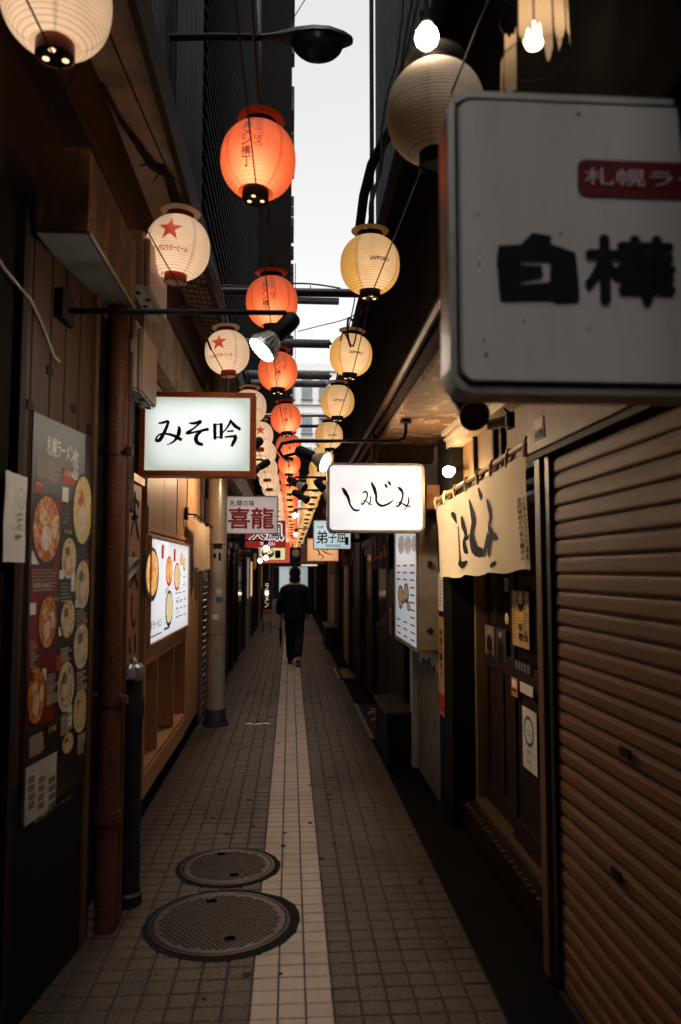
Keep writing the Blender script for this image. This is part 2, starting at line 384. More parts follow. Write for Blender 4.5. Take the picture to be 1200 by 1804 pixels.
# manhole covers
IRON = mat('worn_cast_iron', (.045,.038,.033), .4, .6, var=.4, bump=.3, dirt=(.02,.018,.016), dirt_amt=.7)
TAR = mat('tar_patch', (.009,.0085,.008), .85, bump=.8, bscale=70, spec=.05)
def manhole(name, label, cx, cy, r, r2):
    t = thing(name, label, 'manhole cover', (cx, cy, 0), 'manhole covers in the pavement')
    mb = MB(); n = 56; ring = []
    for j in range(n):
        w = 2*math.pi*j/n; q = r2*(1+random.uniform(-.012,.012)) + (.014 if .0 < w < .9 and r > .3 else 0)*abs(math.sin(w*3))
        ring.append((cx+q*math.cos(w)+(.010 if r > .3 else .003), cy+q*math.sin(w)))
    mb.add([(x, y, -.005) for x, y in ring]+[(x, y, .0035) for x, y in ring], [[n+i for i in range(n)]]+[(i, (i+1) % n, n+(i+1) % n, n+i) for i in range(n)])
    mb.build('tar_collar', TAR, t)
    mb = MB().lathe([(r, .002), (r, .0075), (r-.012, .009), (r-.016, .006), (r-.018, .002)], (cx,cy,0), 64, caps=False); mb.build('rim', IRON, t, smooth=True)
    mb = MB().lathe([(r-.02, .002), (r-.02, .0078), (r-.026, .0085)], (cx,cy,0), 64); mb.build('cover_plate', IRON, t)
    mb = MB(); p = .028; ri = r-.05; k = 0
    for a in range(-int(r/p)-1, int(r/p)+2):
        for b in range(-int(r/p*2)-1, int(r/p*2)+2):
            x, y = a*p+(p/2 if b % 2 else 0), b*p*.62
            if math.hypot(x, y) > ri: continue
            w = .0112; hh = .0055; s = 1 if b % 2 else -1
            q = Matrix.Rotation(s*R(38), 3, 'Z')
            c4 = [q @ Vector(v_) + Vector((cx+x, cy+y, 0)) for v_ in ((-w,-hh,.0084),(w,-hh,.0084),(w,hh,.0084),(-w,hh,.0084))]
            d4 = [q @ Vector(v_) + Vector((cx+x, cy+y, 0)) for v_ in ((-w*.8,-hh*.6,.0125),(w*.8,-hh*.6,.0125),(w*.8,hh*.6,.0125),(-w*.8,hh*.6,.0125))]
            mb.add(c4+d4, [(4,5,6,7)]+[(i, (i+1) % 4, 4+(i+1) % 4, 4+i) for i in range(4)])
    tag(mb.build('tread_pattern', IRON, t), kind='stuff')
    mb = MB()
    for sx, sy in ((-.15, .62), (.22, -.58)):
        mb = MB(); mb.obox((cx+sx*r-.028, cy+sy*r-.018, .0128), (.045,.012,0), (-.01,.034,0), (0,0,.0012)); mb.build('lifting_slot', mat('deep_slot', (.002,.002,.002), 1.0, bump=0, spec=.0), t)
manhole('manhole_cover', 'larger round iron manhole cover with a wide tar collar', *MANHOLES[0])
manhole('manhole_cover', 'smaller round iron manhole cover beyond the larger one', *MANHOLES[1])

# ------------------------------------------------------------------ the two rows of buildings
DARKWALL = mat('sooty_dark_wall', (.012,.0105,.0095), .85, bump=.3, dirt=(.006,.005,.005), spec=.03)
BROWNPLY = mat('brown_plywood', (.045,.024,.012), .7, stretch=(3,1,3), dirt=(.04,.02,.01), dirt_amt=.7, dscale=2)
lb = thing('shop_block', 'long low shop block with deep concrete eaves on the wooden plank side', 'building', (-1.8, 16, 0))
m = MB(); m.box((-3.1,-10,-.05), (-1.25,45,3.88)); m.box((-1.25,-10,2.95), (-1.02,45,3.88)); m.build('wall', BROWNPLY, lb)
m = MB().box((-3.1,-10,3.885), (-.66,45,4.0)); m.build('eave_slab', CONCRETE, lb)
m = MB().box((-.655,-10,3.84), (-.62,45,4.06)); m.build('fascia', mat('dark_rusty_fascia', (.06,.045,.035), .7, .3, dirt=(.12,.05,.02)), lb)
m = MB().box((-1.02,-10,3.5), (-.9,45,3.87)); m.build('eave_beam', mat('rusty_brown_beam', (.07,.036,.016), .75, dirt=(.05,.03,.02), dirt_amt=.8, dscale=3), lb)
m = MB().box((-1.02,4.8,3.05), (-.93,22,3.48)); m.build('painted_band', mat('peeling_cream_paint', (.4,.36,.29), .8, dirt=(.1,.08,.06), dirt_amt=.8, dscale=4), lb)
m = MB().box((-1.25,8.4,2.5), (-1.0,45,2.94)); m.build('shop_lintel', DARKWALL, lb)
# wire mesh under the eave
m = MB()
for i in range(120): m.tube([(-.9+.0,5.0+i*.12,3.868),(-.66,5.06+i*.12,3.868)], .006, 3, caps=False)
for i in range(6): m.tube([(-.88+i*.042,5,3.86),(-.88+i*.042,19.4,3.86)], .005, 3, caps=False)
tag(m.build('eave_netting', mat('tarred_net', (.05,.035,.02), .8), lb), kind='stuff')

rb = thing('shop_block', 'long low shop block with dark upper wall behind the brown roller shutter', 'building', (1.8, 16, 0))
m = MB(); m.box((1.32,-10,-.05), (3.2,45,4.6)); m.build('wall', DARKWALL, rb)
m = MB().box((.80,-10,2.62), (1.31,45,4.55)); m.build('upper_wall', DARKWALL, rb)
m = MB().box((.74,-10,4.555), (1.31,45,4.63)); m.build('roof', DARKMETAL, rb)
SOFFIT = mat('stained_plywood_soffit', (.17,.10,.05), .6, stretch=(1,2,1), scale=5, dirt=(.07,.035,.015), dirt_amt=.8, dscale=3, speck=((.5,.4,.28), 9))
m = MB().box((.64,2.2,2.52), (1.31,5.55,2.56)); m.build('soffit', SOFFIT, rb)
m = MB().box((.60,5.56,2.40), (1.31,5.72,2.60)); m.box((.62,5.73,2.46),(1.31,13.8,2.5)); m.build('eave_end_beam', DARKWOOD, rb)
m = MB()
for i in range(5):
    r_ = .022+.006*(i % 2); xx = .60+.036*i; zz = 2.66+.05*(i % 3)
    m = MB().tube([(xx,2.5,zz+.02),(xx+.006,5.,zz),(xx-.004,9,zz+.01),(xx,14,zz-.02)], r_, 7)
    m.build('eave_pole', mat('old_bamboo', (.11,.062,.03), .55, stretch=(4,1,4), dirt=(.03,.02,.012), dirt_amt=.7), rb, smooth=True)
m = MB().box((.62,2.45,2.57), (.79,14,2.63)); m.build('eave_board', DARKWOOD, rb)

# tall blocks above
CLAD = mat('charcoal_corrugated_cladding', (.02,.022,.023), .5, .3)
ta = thing('tall_building', 'tall charcoal clad building rising above the concrete eaves', 'building', (-3.4, 13, 4))
MB().box((-6,7,4.01), (-.85,20,22)).build('wall', CLAD, ta)
m = MB()
for i in range(46): m.box((-3.1+i*.048,6.982,4.02), (-3.1+i*.048+.024,6.998,22))
tag(m.build('cladding_corrugation', CLAD, ta), kind='stuff')
m = MB()
for i in range(64):
    z = 4.2+i*.16; m.obox((-.846,7.0,z), (.03,0,0), (0,13,0), (0,0,.07))
tag(m.build('netting', mat('black_safety_net', (.004,.0045,.0045), .95, spec=.1), ta), kind='stuff')
tb2 = thing('tall_building', 'tall black overhanging building at the far edge of the sky strip', 'building', (-3, 32, 4.5))
MB().box((-6,20.02,4.5), (-.03,34,26)).build('wall', DARKWALL, tb2)
m = MB()
for i in range(26): MB().box((-.028,20.3+.5*(i % 3),6+i*.55), (.05,20.9+.5*(i % 2),6.25+i*.55)).build('shingle', DARKMETAL, tb2)
SIDING = mat('blue_grey_siding', (.5,.54,.58), .5, var=.08)
tc_ = thing('tall_building', 'tall building with blue-grey siding beside the sky strip', 'building', (3, 1, 5))
MB().box((1.33,-10,4.65), (6,11.7,24)).build('wall', SIDING, tc_)
m = MB()
for i in range(40): m.box((1.312,3.0+i*.22,4.66), (1.328,3.0+i*.22+.012,24))
tag(m.build('siding_groove', mat('siding_joint', (.12,.13,.14), .6), tc_), kind='stuff')
MB().tube([(1.26,11.66,4.64),(1.26,11.66,14.6)], .035, 8).build('downpipe', DARKMETAL, tc_)
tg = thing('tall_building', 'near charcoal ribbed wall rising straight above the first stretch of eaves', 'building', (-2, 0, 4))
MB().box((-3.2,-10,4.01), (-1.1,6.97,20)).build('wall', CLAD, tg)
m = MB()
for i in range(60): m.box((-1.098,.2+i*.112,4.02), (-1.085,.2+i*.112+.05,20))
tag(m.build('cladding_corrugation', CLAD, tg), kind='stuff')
td = thing('tall_building', 'unseen dark set-back building added to limit sky light over the eaves', 'building', (-4.5,-2,0))
MB().box((-8,-10,0), (-3.3,6.9,17)).build('wall', DARKWALL, td)  # out-of-view mass added to limit the sky light on this side
te = thing('tall_building', 'unseen dark building added behind the viewer to cut sky light', 'building', (0,-11,0))
MB().box((-8,-16,0), (8,-10.05,11)).build('wall', DARKWALL, te)  # unseen mass, its height set to cut low sky light from behind
tf = thing('end_building', 'pale grey building with rows of windows closing the far end of the alley', 'building', (0, 48, 0))
MB().box((-9,46.05,0), (9,52,14.2)).build('wall', mat('pale_grey_render', (.8,.79,.77), .8, var=.06), tf)
winm = mat('dark_far_glass', (.25,.28,.3), .15, bump=0)
for iz in range(5):
    for ix in range(6):
        x = -.4+ix*1.05; z = 3.6+iz*2.1
        w = MB().box((x,45.96,z), (x+.62,46.04,z+1.2)).build('window', winm, tf)
        MB().box((x-.05,45.93,z-.07), (x+.67,46.03,z-.01)).build('sill', STEEL, w)
for iz in range(6): MB().box((-9,45.98,3.2+iz*2.1), (9,46.04,3.24+iz*2.1)).build('floor_band', STEEL, tf)

t = thing('roof_beam', 'black roof beam crossing the alley under the overhanging tall building', 'beam', (0, 20, 3.4))
MB().box((-.92,19.6,3.42), (.795,20.0,4.49)).build('beam', DARKWALL, t)
for z in (3.5, 3.9): MB().tube([(-.92,19.56,z),(.795,19.56,z)], .03, 8).build('conduit', DARKMETAL, t)

# ------------------------------------------------------------------ plank side, near to far
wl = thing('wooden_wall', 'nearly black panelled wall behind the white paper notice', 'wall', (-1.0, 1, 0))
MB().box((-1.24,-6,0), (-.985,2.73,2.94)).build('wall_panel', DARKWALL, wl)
for y in (-.2, .7, 1.6, 2.2): MB().box((-.984,y,0), (-.965,y+.08,2.93)).build('batten', DARKWOOD, wl)
MB().box((-.99,2.735,0), (-.955,2.79,2.94)).build('corner_post', DARKWOOD, wl)
P1, P2 = Vector((-.965,2.79,2.84)), Vector((-.89,3.40,2.84))
S_EDGE = .60
PL = Plane(P1, P2-P1, (P2-P1).cross(Vector((0,0,1))))
pw = thing('plank_wall', 'brown wall of upright planks above and behind the ramen poster', 'wall', (-.95, 3.1, 0))
MB().slab(PL, -.02, .0, .78, 2.84, -.12, -.022).build('backing', DARKWOOD, pw)
s = 0.0; i = 0
while s < .72:
    w = .062+.012*((i*7) % 3); MB().slab(PL, s, .0, s+w-.004, 2.84, -.021, -.003+.003*(i % 2)).build('plank', PLANKWOOD, pw, bevel=.002); s += w; i += 1
MB().slab(PL, -.015, 2.0, .74, 2.84, -.02, .0005).build('lower_panel', BLACK, pw)
MB().slab(PL, S_EDGE, .6, .74, 2.0, -.02, .0006).build('dark_edge_board', BLACK, pw)
for (a, b) in ((.03,.62),(.19,.45),(.3,.8),(.42,.55),(.5,.92)):      # old torn tape marks
    MB().slab(PL, a, b, a+.05, b+.035, -.002, .0022).build('tape_scrap', BLACK, pw)

box = thing('duct_box', 'rust-streaked boxed-in duct above the plank wall', 'duct', (-.83, 3.2, 2.84))
MB().box((-.945,2.8,2.845), (-.752,3.66,3.17)).build('casing', RUSTBOX, box, bevel=.004)
MB().box((-.94,2.805,2.838), (-.757,3.655,2.8445)).build('bottom_panel', mat('grey_zinc_sheet', (.27,.28,.26), .6, .2, dirt=(.1,.09,.07), dirt_amt=.7), box)
MB().tube([(-.748,2.8,2.842),(-.748,3.68,2.842)], .008, 6).build('edge_angle', STEEL, box)

rp = thing('drain_pipe', 'thick rust-red drain pipe strapped to the plank wall', 'pipe', (-.815, 3.4, 0))
MB().tube([(-.815,3.6,-.02),(-.815,3.6,.62),(-.815,3.6,1.3),(-.815,3.6,2.84)], .049, 20, caps=True).build('pipe', REDPIPE, rp, smooth=True)
MB().lathe([(.049,.0),(.057,.0),(.057,.05),(.049,.05)], (-.815,3.6,.47), 20, caps=False).build('pipe_collar', REDPIPE, rp)
for z in (2.13, .99):
    c = MB().lathe([(.0505,0),(.056,0),(.056,.045),(.0505,.045)], (-.815,3.6,z), 20, caps=False); c.box((-.93,3.585,z), (-.864,3.615,z+.045)); c.box((-.765,3.56,z+.004), (-.735,3.61,z+.04))
    o = c.build('clamp', mat('rusty_strap', (.12,.05,.025), .6, .5, dirt=(.03,.02,.015)), rp)
    MB().lathe([(.009,0),(.009,.012)], (-.752,3.55,z+.022), 6, axis=(0,-1,0)).build('bolt', DARKMETAL, o)
cd = thing('conduit', 'thin rust-red conduit running beside the thick drain pipe', 'pipe', (-.775, 3.47, 0))
MB().tube([(-.772,3.66,0),(-.772,3.66,2.84)], .014, 10).build('pipe', REDPIPE, cd, smooth=True)
cp = thing('channel_post', 'rust-mottled steel channel post behind the red drain pipe', 'post', (-.9, 3.5, 0))
MB().box((-.93,3.43,0), (-.872,3.49,2.84)).build('post', mat('rust_mottled_steel', (.10,.05,.025), .8, .2, dirt=(.2,.09,.03), dirt_amt=.8, dscale=30), cp)

sp = thing('standpipe', 'black water standpipe with a ribbed grey metal cap', 'standpipe', (-.767, 3.87, 0))
MB().lathe([(.062,-.01),(.062,.05),(.05,.06),(.048,.55),(.05,.86),(.056,.9),(.056,.96),(.046,1.0),(.046,1.06)], (-.767,3.87,0), 20).build('post', mat('matt_black_plastic', (.012,.012,.013), .5), sp, smooth=True)
m = MB(); n = 24
prof = [(.038,1.06),(.046,1.075),(.05,1.10),(.048,1.125),(.036,1.14)]
vs = []
for r_, z in prof:
    for j in range(n): q = r_*(1.04 if j % 2 else .97); w = 2*math.pi*j/n; vs.append((-.767+q*math.cos(w), 3.87+q*math.sin(w), z))
m.add(vs, [(i*n+j, i*n+(j+1) % n, (i+1)*n+(j+1) % n, (i+1)*n+j) for i in range(4) for j in range(n)]+[list(range(n))[::-1], [4*n+j for j in range(n)]])
m.build('cap', mat('zinc_casting', (.35,.35,.33), .35, .8), sp)
MB().lathe([(.018,0),(.018,.012),(.01,.03)], (-.767,3.87,1.141), 12).build('spindle', ALU, sp, smooth=True)
MB().box((-.787,3.805,1.075), (-.747,3.83,1.12)).build('cap_window', STEEL, sp)

for nm, lab, x0, y0, y1, z0, z1 in (
        ('meter_box', 'upper beige electrical enclosure under the rusty eaves', -.815, 3.78, 4.38, 3.03, 3.30),
        ('meter_box', 'lower beige electrical enclosure hanging beside the orange framed sign', -.80, 3.66, 4.10, 2.47, 2.80)):
    t = thing(nm, lab, 'electrical box', (x0, y0, z0), 'beige electrical enclosures')
    MB().box((x0,y0,z0), (-.742,y1,z1)).build('housing', BEIGE, t, bevel=.006)
    MB().box((-.741,y0+.02,z0-.02), (-.715,y1-.02,z1-.02)).build('door', BEIGE, t, bevel=.012, seg=2)
    MB().box((-.79,y0-.012,z0+.17), (-.755,y0-.001,z0+.23)).build('latch', BEIGE, t)
    MB().box((x0+.005,y0+.01,z0-.012), (-.745,y1-.01,z0-.002)).build('bottom_plate', mat('white_enamel', (.6,.6,.56), .4), t)
    for k in range(4): MB().box((-.80+.03*(k % 2),y0+.1+.1*k,z0-.016), (-.775+.03*(k % 2),y0+.135+.1*k,z0-.0125)).build('knockout', BLACK, t)
    MB().box((-1.02,y0+.1,z0+.06), (x0-.001,y0+.18,z0+.12)).build('bracket', DARKMETAL, t)

# dark wall between the pipe and the cedar shop
w2 = thing('wooden_wall', 'dark board wall between the red pipe and the cedar shopfront', 'wall', (-1.0, 4.3, 0))
MB().box((-1.24,3.42,0), (-.99,5.06,2.94)).build('wall_panel', DARKWALL, w2)
for y in (3.55, 4.1, 4.47): MB().box((-.989,y,0), (-.972,y+.07,2.93)).build('batten', DARKWOOD, w2)
t = thing('hanging_board', 'weathered grey board hung above the brush-lettered plaque', 'board', (-.93, 4.3, 1.98))
MB().prism([(-.94,4.26,1.98),(-.94,4.5,1.93),(-.94,4.5,2.60),(-.94,4.26,2.62)], (.03,0,0)).build('board', mat('weathered_grey_wood', (.085,.075,.06), .8, stretch=(20,20,1), scale=3, bump=.5), t, bevel=.003)
for z in (2.1, 2.5): MB().lathe([(.006,0),(.006,.006)], (-.909,4.38,z), 8, axis=(1,0,0)).build('nail', DARKMETAL, t)
t = thing('shop_plaque', 'tall cedar plaque with black brush characters beside the cedar shopfront', 'sign', (-.965, 4.75, 1.05))
pq = Plane((-.955,4.55,2.13), (0,1,0), (1,0,0))
MB().slab(pq, 0, 0, .42, 1.1, -.016, 0).build('board', LIGHTWOOD, t, bevel=.003)
MB().slab(pq, -.004, -.05, .424, -.004, -.03, .02).build('cap_rail', ORANGEWOOD, t)
m = MB(); fn = lambda s, t_: pq.at(s, t_, .002)
for st in ([(.06,.12,.05),(.2,.1,.03),(.34,.13,.05)], [(.2,.05,.05),(.19,.2,.05),(.08,.34,.02)], [(.2,.16,.04),(.28,.28,.06),(.36,.34,.03)], [(.1,.22,.03),(.3,.2,.03)],
           [(.2,.42,.05),(.19,.52,.05),(.21,.62,.03)], [(.08,.5,.03),(.13,.56,.05)], [(.32,.46,.05),(.25,.56,.03)], [(.2,.55,.04),(.1,.64,.03)], [(.22,.55,.04),(.34,.64,.05)],
           [(.17,.68,.04),(.17,.8,.035),(.24,.87,.03),(.32,.8,.01)], [(.12,.93,.035),(.14,1.0,.04),(.18,1.03,.02)], [(.28,.92,.03),(.3,1.0,.045),(.26,1.06,.01)]): stroke(m, fn, st)
m.build('brush_lettering', INK, t)
t = thing('lamp_shade', 'small white cone lamp shade poking out from behind the red pipe', 'lamp', (-.88, 4.1, 1.64))
MB().lathe([(.018,0),(.022,.02),(.068,.11),(.066,.111),(.02,.022)], (-.915,4.1,1.66), 20, axis=(.85,-.1,-.5), caps=False).build('shade', mat('white_enamel_shade', (.62,.62,.58), .4), t, smooth=True)
MB().lathe([(.016,-.05),(.016,.02)], (-.915,4.1,1.66), 12, axis=(.85,-.1,-.5)).build('socket', BLACK, t)
MB().box((-.972,4.08,1.66), (-.93,4.12,1.71)).build('bracket', DARKMETAL, t)

# cedar shopfront
cs = thing('cedar_shopfront', 'pale cedar shopfront with open niches below the lit menu', 'shopfront', (-1.0, 6.5, 0))
MB().box((-1.24,5.08,0), (-1.13,8.2,2.94)).build('back_panel', LIGHTWOOD, cs)
MB().box((-1.125,5.08,.13), (-.94,5.14,2.94)).build('corner_board', LIGHTWOOD, cs, bevel=.003)
for a, b in ((5.145,5.9),(5.905,6.55),(6.555,7.12)): MB().box((-1.12,a,1.90), (-.965+.006*(a > 6),b,2.94)).build('upper_panel', LIGHTWOOD, cs, bevel=.003)
for a, b in ((5.145,5.9),(5.905,6.55),(6.555,7.12)): MB().box((-1.1,a,1.86), (-.945,b,1.896)).build('panel_rail', LIGHTWOOD_Y, cs, bevel=.003)
MB().box((-1.12,5.145,1.815), (-.95,7.12,1.85)).build('head_rail', LIGHTWOOD_Y, cs, bevel=.003)
MB().box((-1.12,5.145,1.03), (-.935,7.12,1.10)).build('counter_rail', LIGHTWOOD_Y, cs, bevel=.004)
MB().box((-1.12,5.145,.965), (-.955,7.12,1.026)).build('lower_rail', LIGHTWOOD_Y, cs, bevel=.003)
for y in (5.72, 6.5): MB().box((-1.125,y,.31), (-.96,y+.035,.962)).build('niche_divider', LIGHTWOOD, cs, bevel=.002)
MB().box((-1.125,5.145,.27), (-.95,7.12,.306)).build('niche_shelf', LIGHTWOOD_Y, cs, bevel=.003)
MB().box((-1.12,5.145,.12), (-.945,7.12,.266)).build('kick_board', LIGHTWOOD_Y, cs, bevel=.003)
MB().box((-1.12,5.1,-.02), (-1.0,8.2,.118)).build('plinth', BLACK, cs)
MB().box((-1.12,7.125,.125), (-.95,7.62,2.94)).build('side_panel', LIGHTWOOD, cs, bevel=.003)
MB().box((-1.12,7.63,.125), (-.96,8.2,2.94)).build('side_panel', LIGHTWOOD, cs, bevel=.003)
MB().box((-.955,8.21,0), (-.93,8.3,2.94)).build('grey_edge', STEEL, cs)
t = thing('door_plate', 'small grey metal plate at the corner of the cedar shopfront', 'plate', (-.93,5.1,1.85))
MB().box((-.938,5.085,1.84), (-.928,5.135,2.02)).build('plate', STEEL, t, bevel=.002)
# lit menu on the cedar front
mb_ = thing('menu_lightbox', 'lit white menu panel of noodle bowls set into the cedar shopfront', 'menu', (-.95, 6.1, 1.11))
MP = Plane((-.925,5.15,1.81), (0,1,0), (1,0,0)); MW, MH = 1.94, .70
MB().slab(MP, .0, .0, MW, MH, -.04, -.004).build('light_panel', lit_face('lit_menu_white', (.92,.95,1.0), .78, 1, 1, .75), mb_)
fr = MB(); fr.slab(MP, -.02,-.018, MW+.02,-.001, -.04,.012); fr.slab(MP, -.02,MH+.001, MW+.02,MH+.018, -.04,.012); fr.slab(MP, -.02,0, -.001,MH, -.04,.012); fr.slab(MP, MW+.001,0, MW+.02,MH, -.04,.012)
fr.build('frame', LIGHTWOOD_Y, mb_, bevel=.002)
def disc_on(mb, pl, s, t, rs, rt, h, n=28, mi=None):
    mb.add([pl.at(s+rs*math.cos(2*math.pi*j/n), t+rt*math.sin(2*math.pi*j/n), h) for j in range(n)], [list(range(n))[::-1]], mi)
def px_disc(pl, u, v, du, dv):
    s0, t0 = pl.hit(u, v); s1, _ = pl.hit(u+du, v); s2, _ = pl.hit(u-du, v); _, t1 = pl.hit(u, v+dv)
    return (s1+s2)/2, t0, abs(s1-s2)/2, abs(t1-t0)
SOUPS = [soup('curry_broth', [(.10,.012,.003),(.46,.075,.008),(.62,.2,.03),(.78,.6,.32)], 30), soup('pale_broth', [(.16,.06,.015),(.6,.36,.08),(.68,.52,.25),(.75,.66,.45)], 40),
         soup('corn_broth', [(.4,.24,.05),(.62,.46,.12),(.7,.56,.25),(.3,.26,.1)], 60), soup('green_broth', [(.05,.09,.02),(.5,.36,.16),(.66,.56,.36),(.72,.66,.5)], 26)]
LSOUP = [soup('lit_curry_broth', [(.3,.08,.02),(.75,.28,.06),(.85,.45,.14),(.9,.7,.4)], 16, .75), soup('lit_corn_broth', [(.35,.25,.06),(.7,.58,.25),(.8,.7,.4),(.6,.5,.25)], 30, .7)]
LDARK = emit('lit_print_dark', (.02,.02,.025), .5, (.05,.05,.05)); LRED = emit('lit_print_red', (.5,.04,.04), .6, (.4,.03,.03)); LGREY = emit('lit_print_grey', (.3,.3,.32), .6, (.3,.3,.3))
for (u, v, du, dv, k, rim) in ((268,1012,12,48,0,'d'),(298,1006,6,27,0,'r'),(312,1016,5.5,25,1,'r'),(298,1072,6.3,32,1,'d'),(320,985,2.6,11,0,'r'),(325,994,2.4,11,1,'d')):
    s, t_, rs, rt = px_disc(MP, u, v, du, dv)
    m = MB(); disc_on(m, MP, s, t_, rs, rt, .0); o = m.build('bowl_print', LDARK if rim == 'd' else LRED, mb_)
    m = MB(); disc_on(m, MP, s, t_-rt*.04, rs*.86, rt*.82, .0015); m.build('broth_print', LSOUP[k], o)
m = MB(); fm = lambda s, t_: MP.at(s, t_, .0005)
for (u, v) in ((287,972),(308,978)):
    s, t_ = MP.hit(u, v); m.slab(MP, s-.05, t_-.05, s+.05, t_+.05, -.002, .0)
m.build('seal_print', LRED, mb_)
m = MB()
for r_ in range(7):
    for c_ in range(3):
        s = 1.15+c_*.22+.05*(r_ > 3); t_ = .2+r_*.065
        if r_ < 3 and c_ < 2: continue
        if c_ == 2 and r_ > 4 and False: continue
        m.slab(MP, s, t_, s+.11, t_+.008, -.002, .0)
m.slab(MP, .62,.64,.86,.655,-.002,0); m.slab(MP, .02,.655,.5,.663,-.002,0)
m.build('price_lettering', LDARK, mb_)
m = MB(); text_on(m, fm, '辛ラーメン', .03, .55, .5, .615, .01); text_on(m, fm, '札幌味噌', .62, .34, .78, .39); m.build('menu_lettering', LDARK, mb_)
m = MB()
for r_ in range(9): m.slab(MP, .62+.02*(r_ % 2), .42+r_*.022, .8, .428+r_*.022, -.002, .0)
for r_ in range(12): m.slab(MP, 1.2, .17+r_*.038, 1.3+.1*(r_ % 3), .176+r_*.038, -.002, .0)
m.build('small_lettering', LGREY, mb_)
# little curtain on the cedar front
t = thing('noren_curtain', 'small undyed cloth curtain hooked to the end of the cedar shopfront', 'curtain', (-.87, 7.5, 1.6))
def cloth_grid(fn, n1, n2):
    m = MB(); m.add([fn(i/n1, j/n2) for j in range(n2+1) for i in range(n1+1)], [(j*(n1+1)+i, j*(n1+1)+i+1, (j+1)*(n1+1)+i+1, (j+1)*(n1+1)+i) for j in range(n2) for i in range(n1)]); return m
CLOTH = mat('undyed_cotton', (.50,.40,.28), .9, var=.06, bump=.2, bscale=300)
fc = lambda a, b: Vector((-.875+.05*a+.018*math.sin(a*17)*(.3+b), 7.05+.95*a, 2.07-.055*a-.44*b-.02*b*math.sin(a*6)))
m = cloth_grid(fc, 40, 10); o = m.build('cloth', CLOTH, t, smooth=True)
MB().tube([(-.935,6.96,2.10),(-.86,7.0,2.10),(-.815,8.05,2.04)], .008, 6).build('hook_rail', BLACK, t)
for k in range(6): MB().tube([fc(k/5,0)+Vector((0,0,.03)), fc(k/5,0)], .006, 4).build('loop', CLOTH, t)
MB().box((-.95,6.93,2.05), (-.925,7.02,2.16)).build('bracket', BLACK, t)
m = MB(); text_on(m, lambda a, b: fc(a, b)+Vector((.004,-.001,0)), 'さ', .86, .78, .97, .92); m.build('lettering', INK, t)

# steel column
col = thing('steel_column', 'grey round steel column covered in scraps of stickers', 'column', (-.77, 8.15, 0))
CX, CY, CR = -.77, 8.15, .098
MB().lathe([(CR,-.02),(CR,1.0),(CR,2.0),(CR,3.86)], (CX,CY,0), 32).build('shaft', STEEL, col, smooth=True)
MB().lathe([(.135,-.02),(.135,.02),(.115,.05),(.108,.16),(CR+.001,.17)], (CX,CY,0), 24, caps=False).build('base_collar', DARKMETAL, col, smooth=True)
for z in (.93, 1.86): MB().lathe([(CR+.0015,0),(CR+.0015,.006)], (CX,CY,z), 32, caps=False).build('joint_ring', DARKMETAL, col)
def on_col(u0, v0, u1, v1, name, m_, parent=col):
    a = PY(u0, v0, CY-CR); b = PY(u1, v1, CY-CR); mb = MB(); n = 6; r_ = CR+.002
    x0, x1 = max(-CR*.95, a.x-CX), min(CR*.95, b.x-CX); vs = []
    for j in range(n+1):
        x = x0+(x1-x0)*j/n; w = math.asin(x/CR)
        for z in (a.z, b.z): vs.append((CX+r_*math.sin(w), CY-r_*math.cos(w), z))
    mb.add(vs, [(2*j, 2*j+1, 2*j+3, 2*j+2) for j in range(n)]); return mb.build(name, m_, parent)
st = on_col(376,957,391,967,'sticker', BLACK)
BLUEINK = mat('blue_ink', (.05,.11,.22), .5, bump=0)
on_col(376,975,381,983,'sticker', INK); on_col(385,974,389,988,'sticker', INK)
on_col(380,1038,390,1047,'sticker', mat('faded_sticker', (.6,.5,.45), .7)); b_ = on_col(381,1052,392,1061,'sticker', BLUEINK)
on_col(373,1082,384,1091,'sticker', PAPER); on_col(378,1000,390,1010,'sticker', mat('chalky_scrap', (.35,.34,.32), .8))

# ------------------------------------------------------------------ ramen poster on the planks, paper notice
ps = thing('menu_poster', 'tall glossy ramen poster with many bowls on the plank wall', 'poster', (-.95, 3.1, .69))
a0 = PL.hit(51, 718); a1 = PL.hit(158, 772); b0 = PL.hit(40, 1447); b1 = PL.hit(155, 1366)
S0, S1, T0, T1 = (a0[0]+b0[0])/2, (a1[0]+b1[0])/2, (a0[1]+a1[1])/2, (b0[1]+b1[1])/2
MB().slab(PL, S0, T0, S1, T1, .002, .006).build('poster_sheet', mat('glossy_black_print', (.022,.018,.016), .34, bump=0, spec=.3), ps)
gm, gnt, gout = nt_new('grey_header_print')
gp = N(gnt, 'ShaderNodeBsdfPrincipled', Roughness=.3); gtc = N(gnt, 'ShaderNodeTexCoord'); gs = N(gnt, 'ShaderNodeSeparateXYZ'); gnt.links.new(gtc.outputs['Generated'], gs.inputs[0])
gnt.links.new(mixc(gnt, ramp(gnt, gs.outputs[2], .0, .7), (.03,.028,.025), (.24,.26,.24)), gp.inputs['Base Color']); gnt.links.new(gp.outputs[0], gout.inputs[0])
MB().slab(PL, S0+.002, T0+.002, S1-.1, T0+.30, .004, .0068).build('header_print', gm, ps)
RED_PRINT = mat('dark_red_print', (.17,.014,.012), .35, bump=0, var=.3); REDBOX = mat('red_label_print', (.45,.06,.035), .4, bump=0)
def pbox(u0, v0, u1, v1, h=.0075):
    s0, t0 = PL.hit(u0, (v0)); s1, _ = PL.hit(u1, v0); _, t1 = PL.hit((u0+u1)/2, v1); return s0, t0, s1, t1
def pslab(u0, v0, u1, v1, name, m_, h=.0078):
    s0, t0, s1, t1 = pbox(u0, v0, u1, v1); s0 = max(s0, S0+.002); s1 = min(s1, S1-.002)
    return MB().slab(PL, s0, t0, s1, t1, .004, h).build(name, m_, ps)
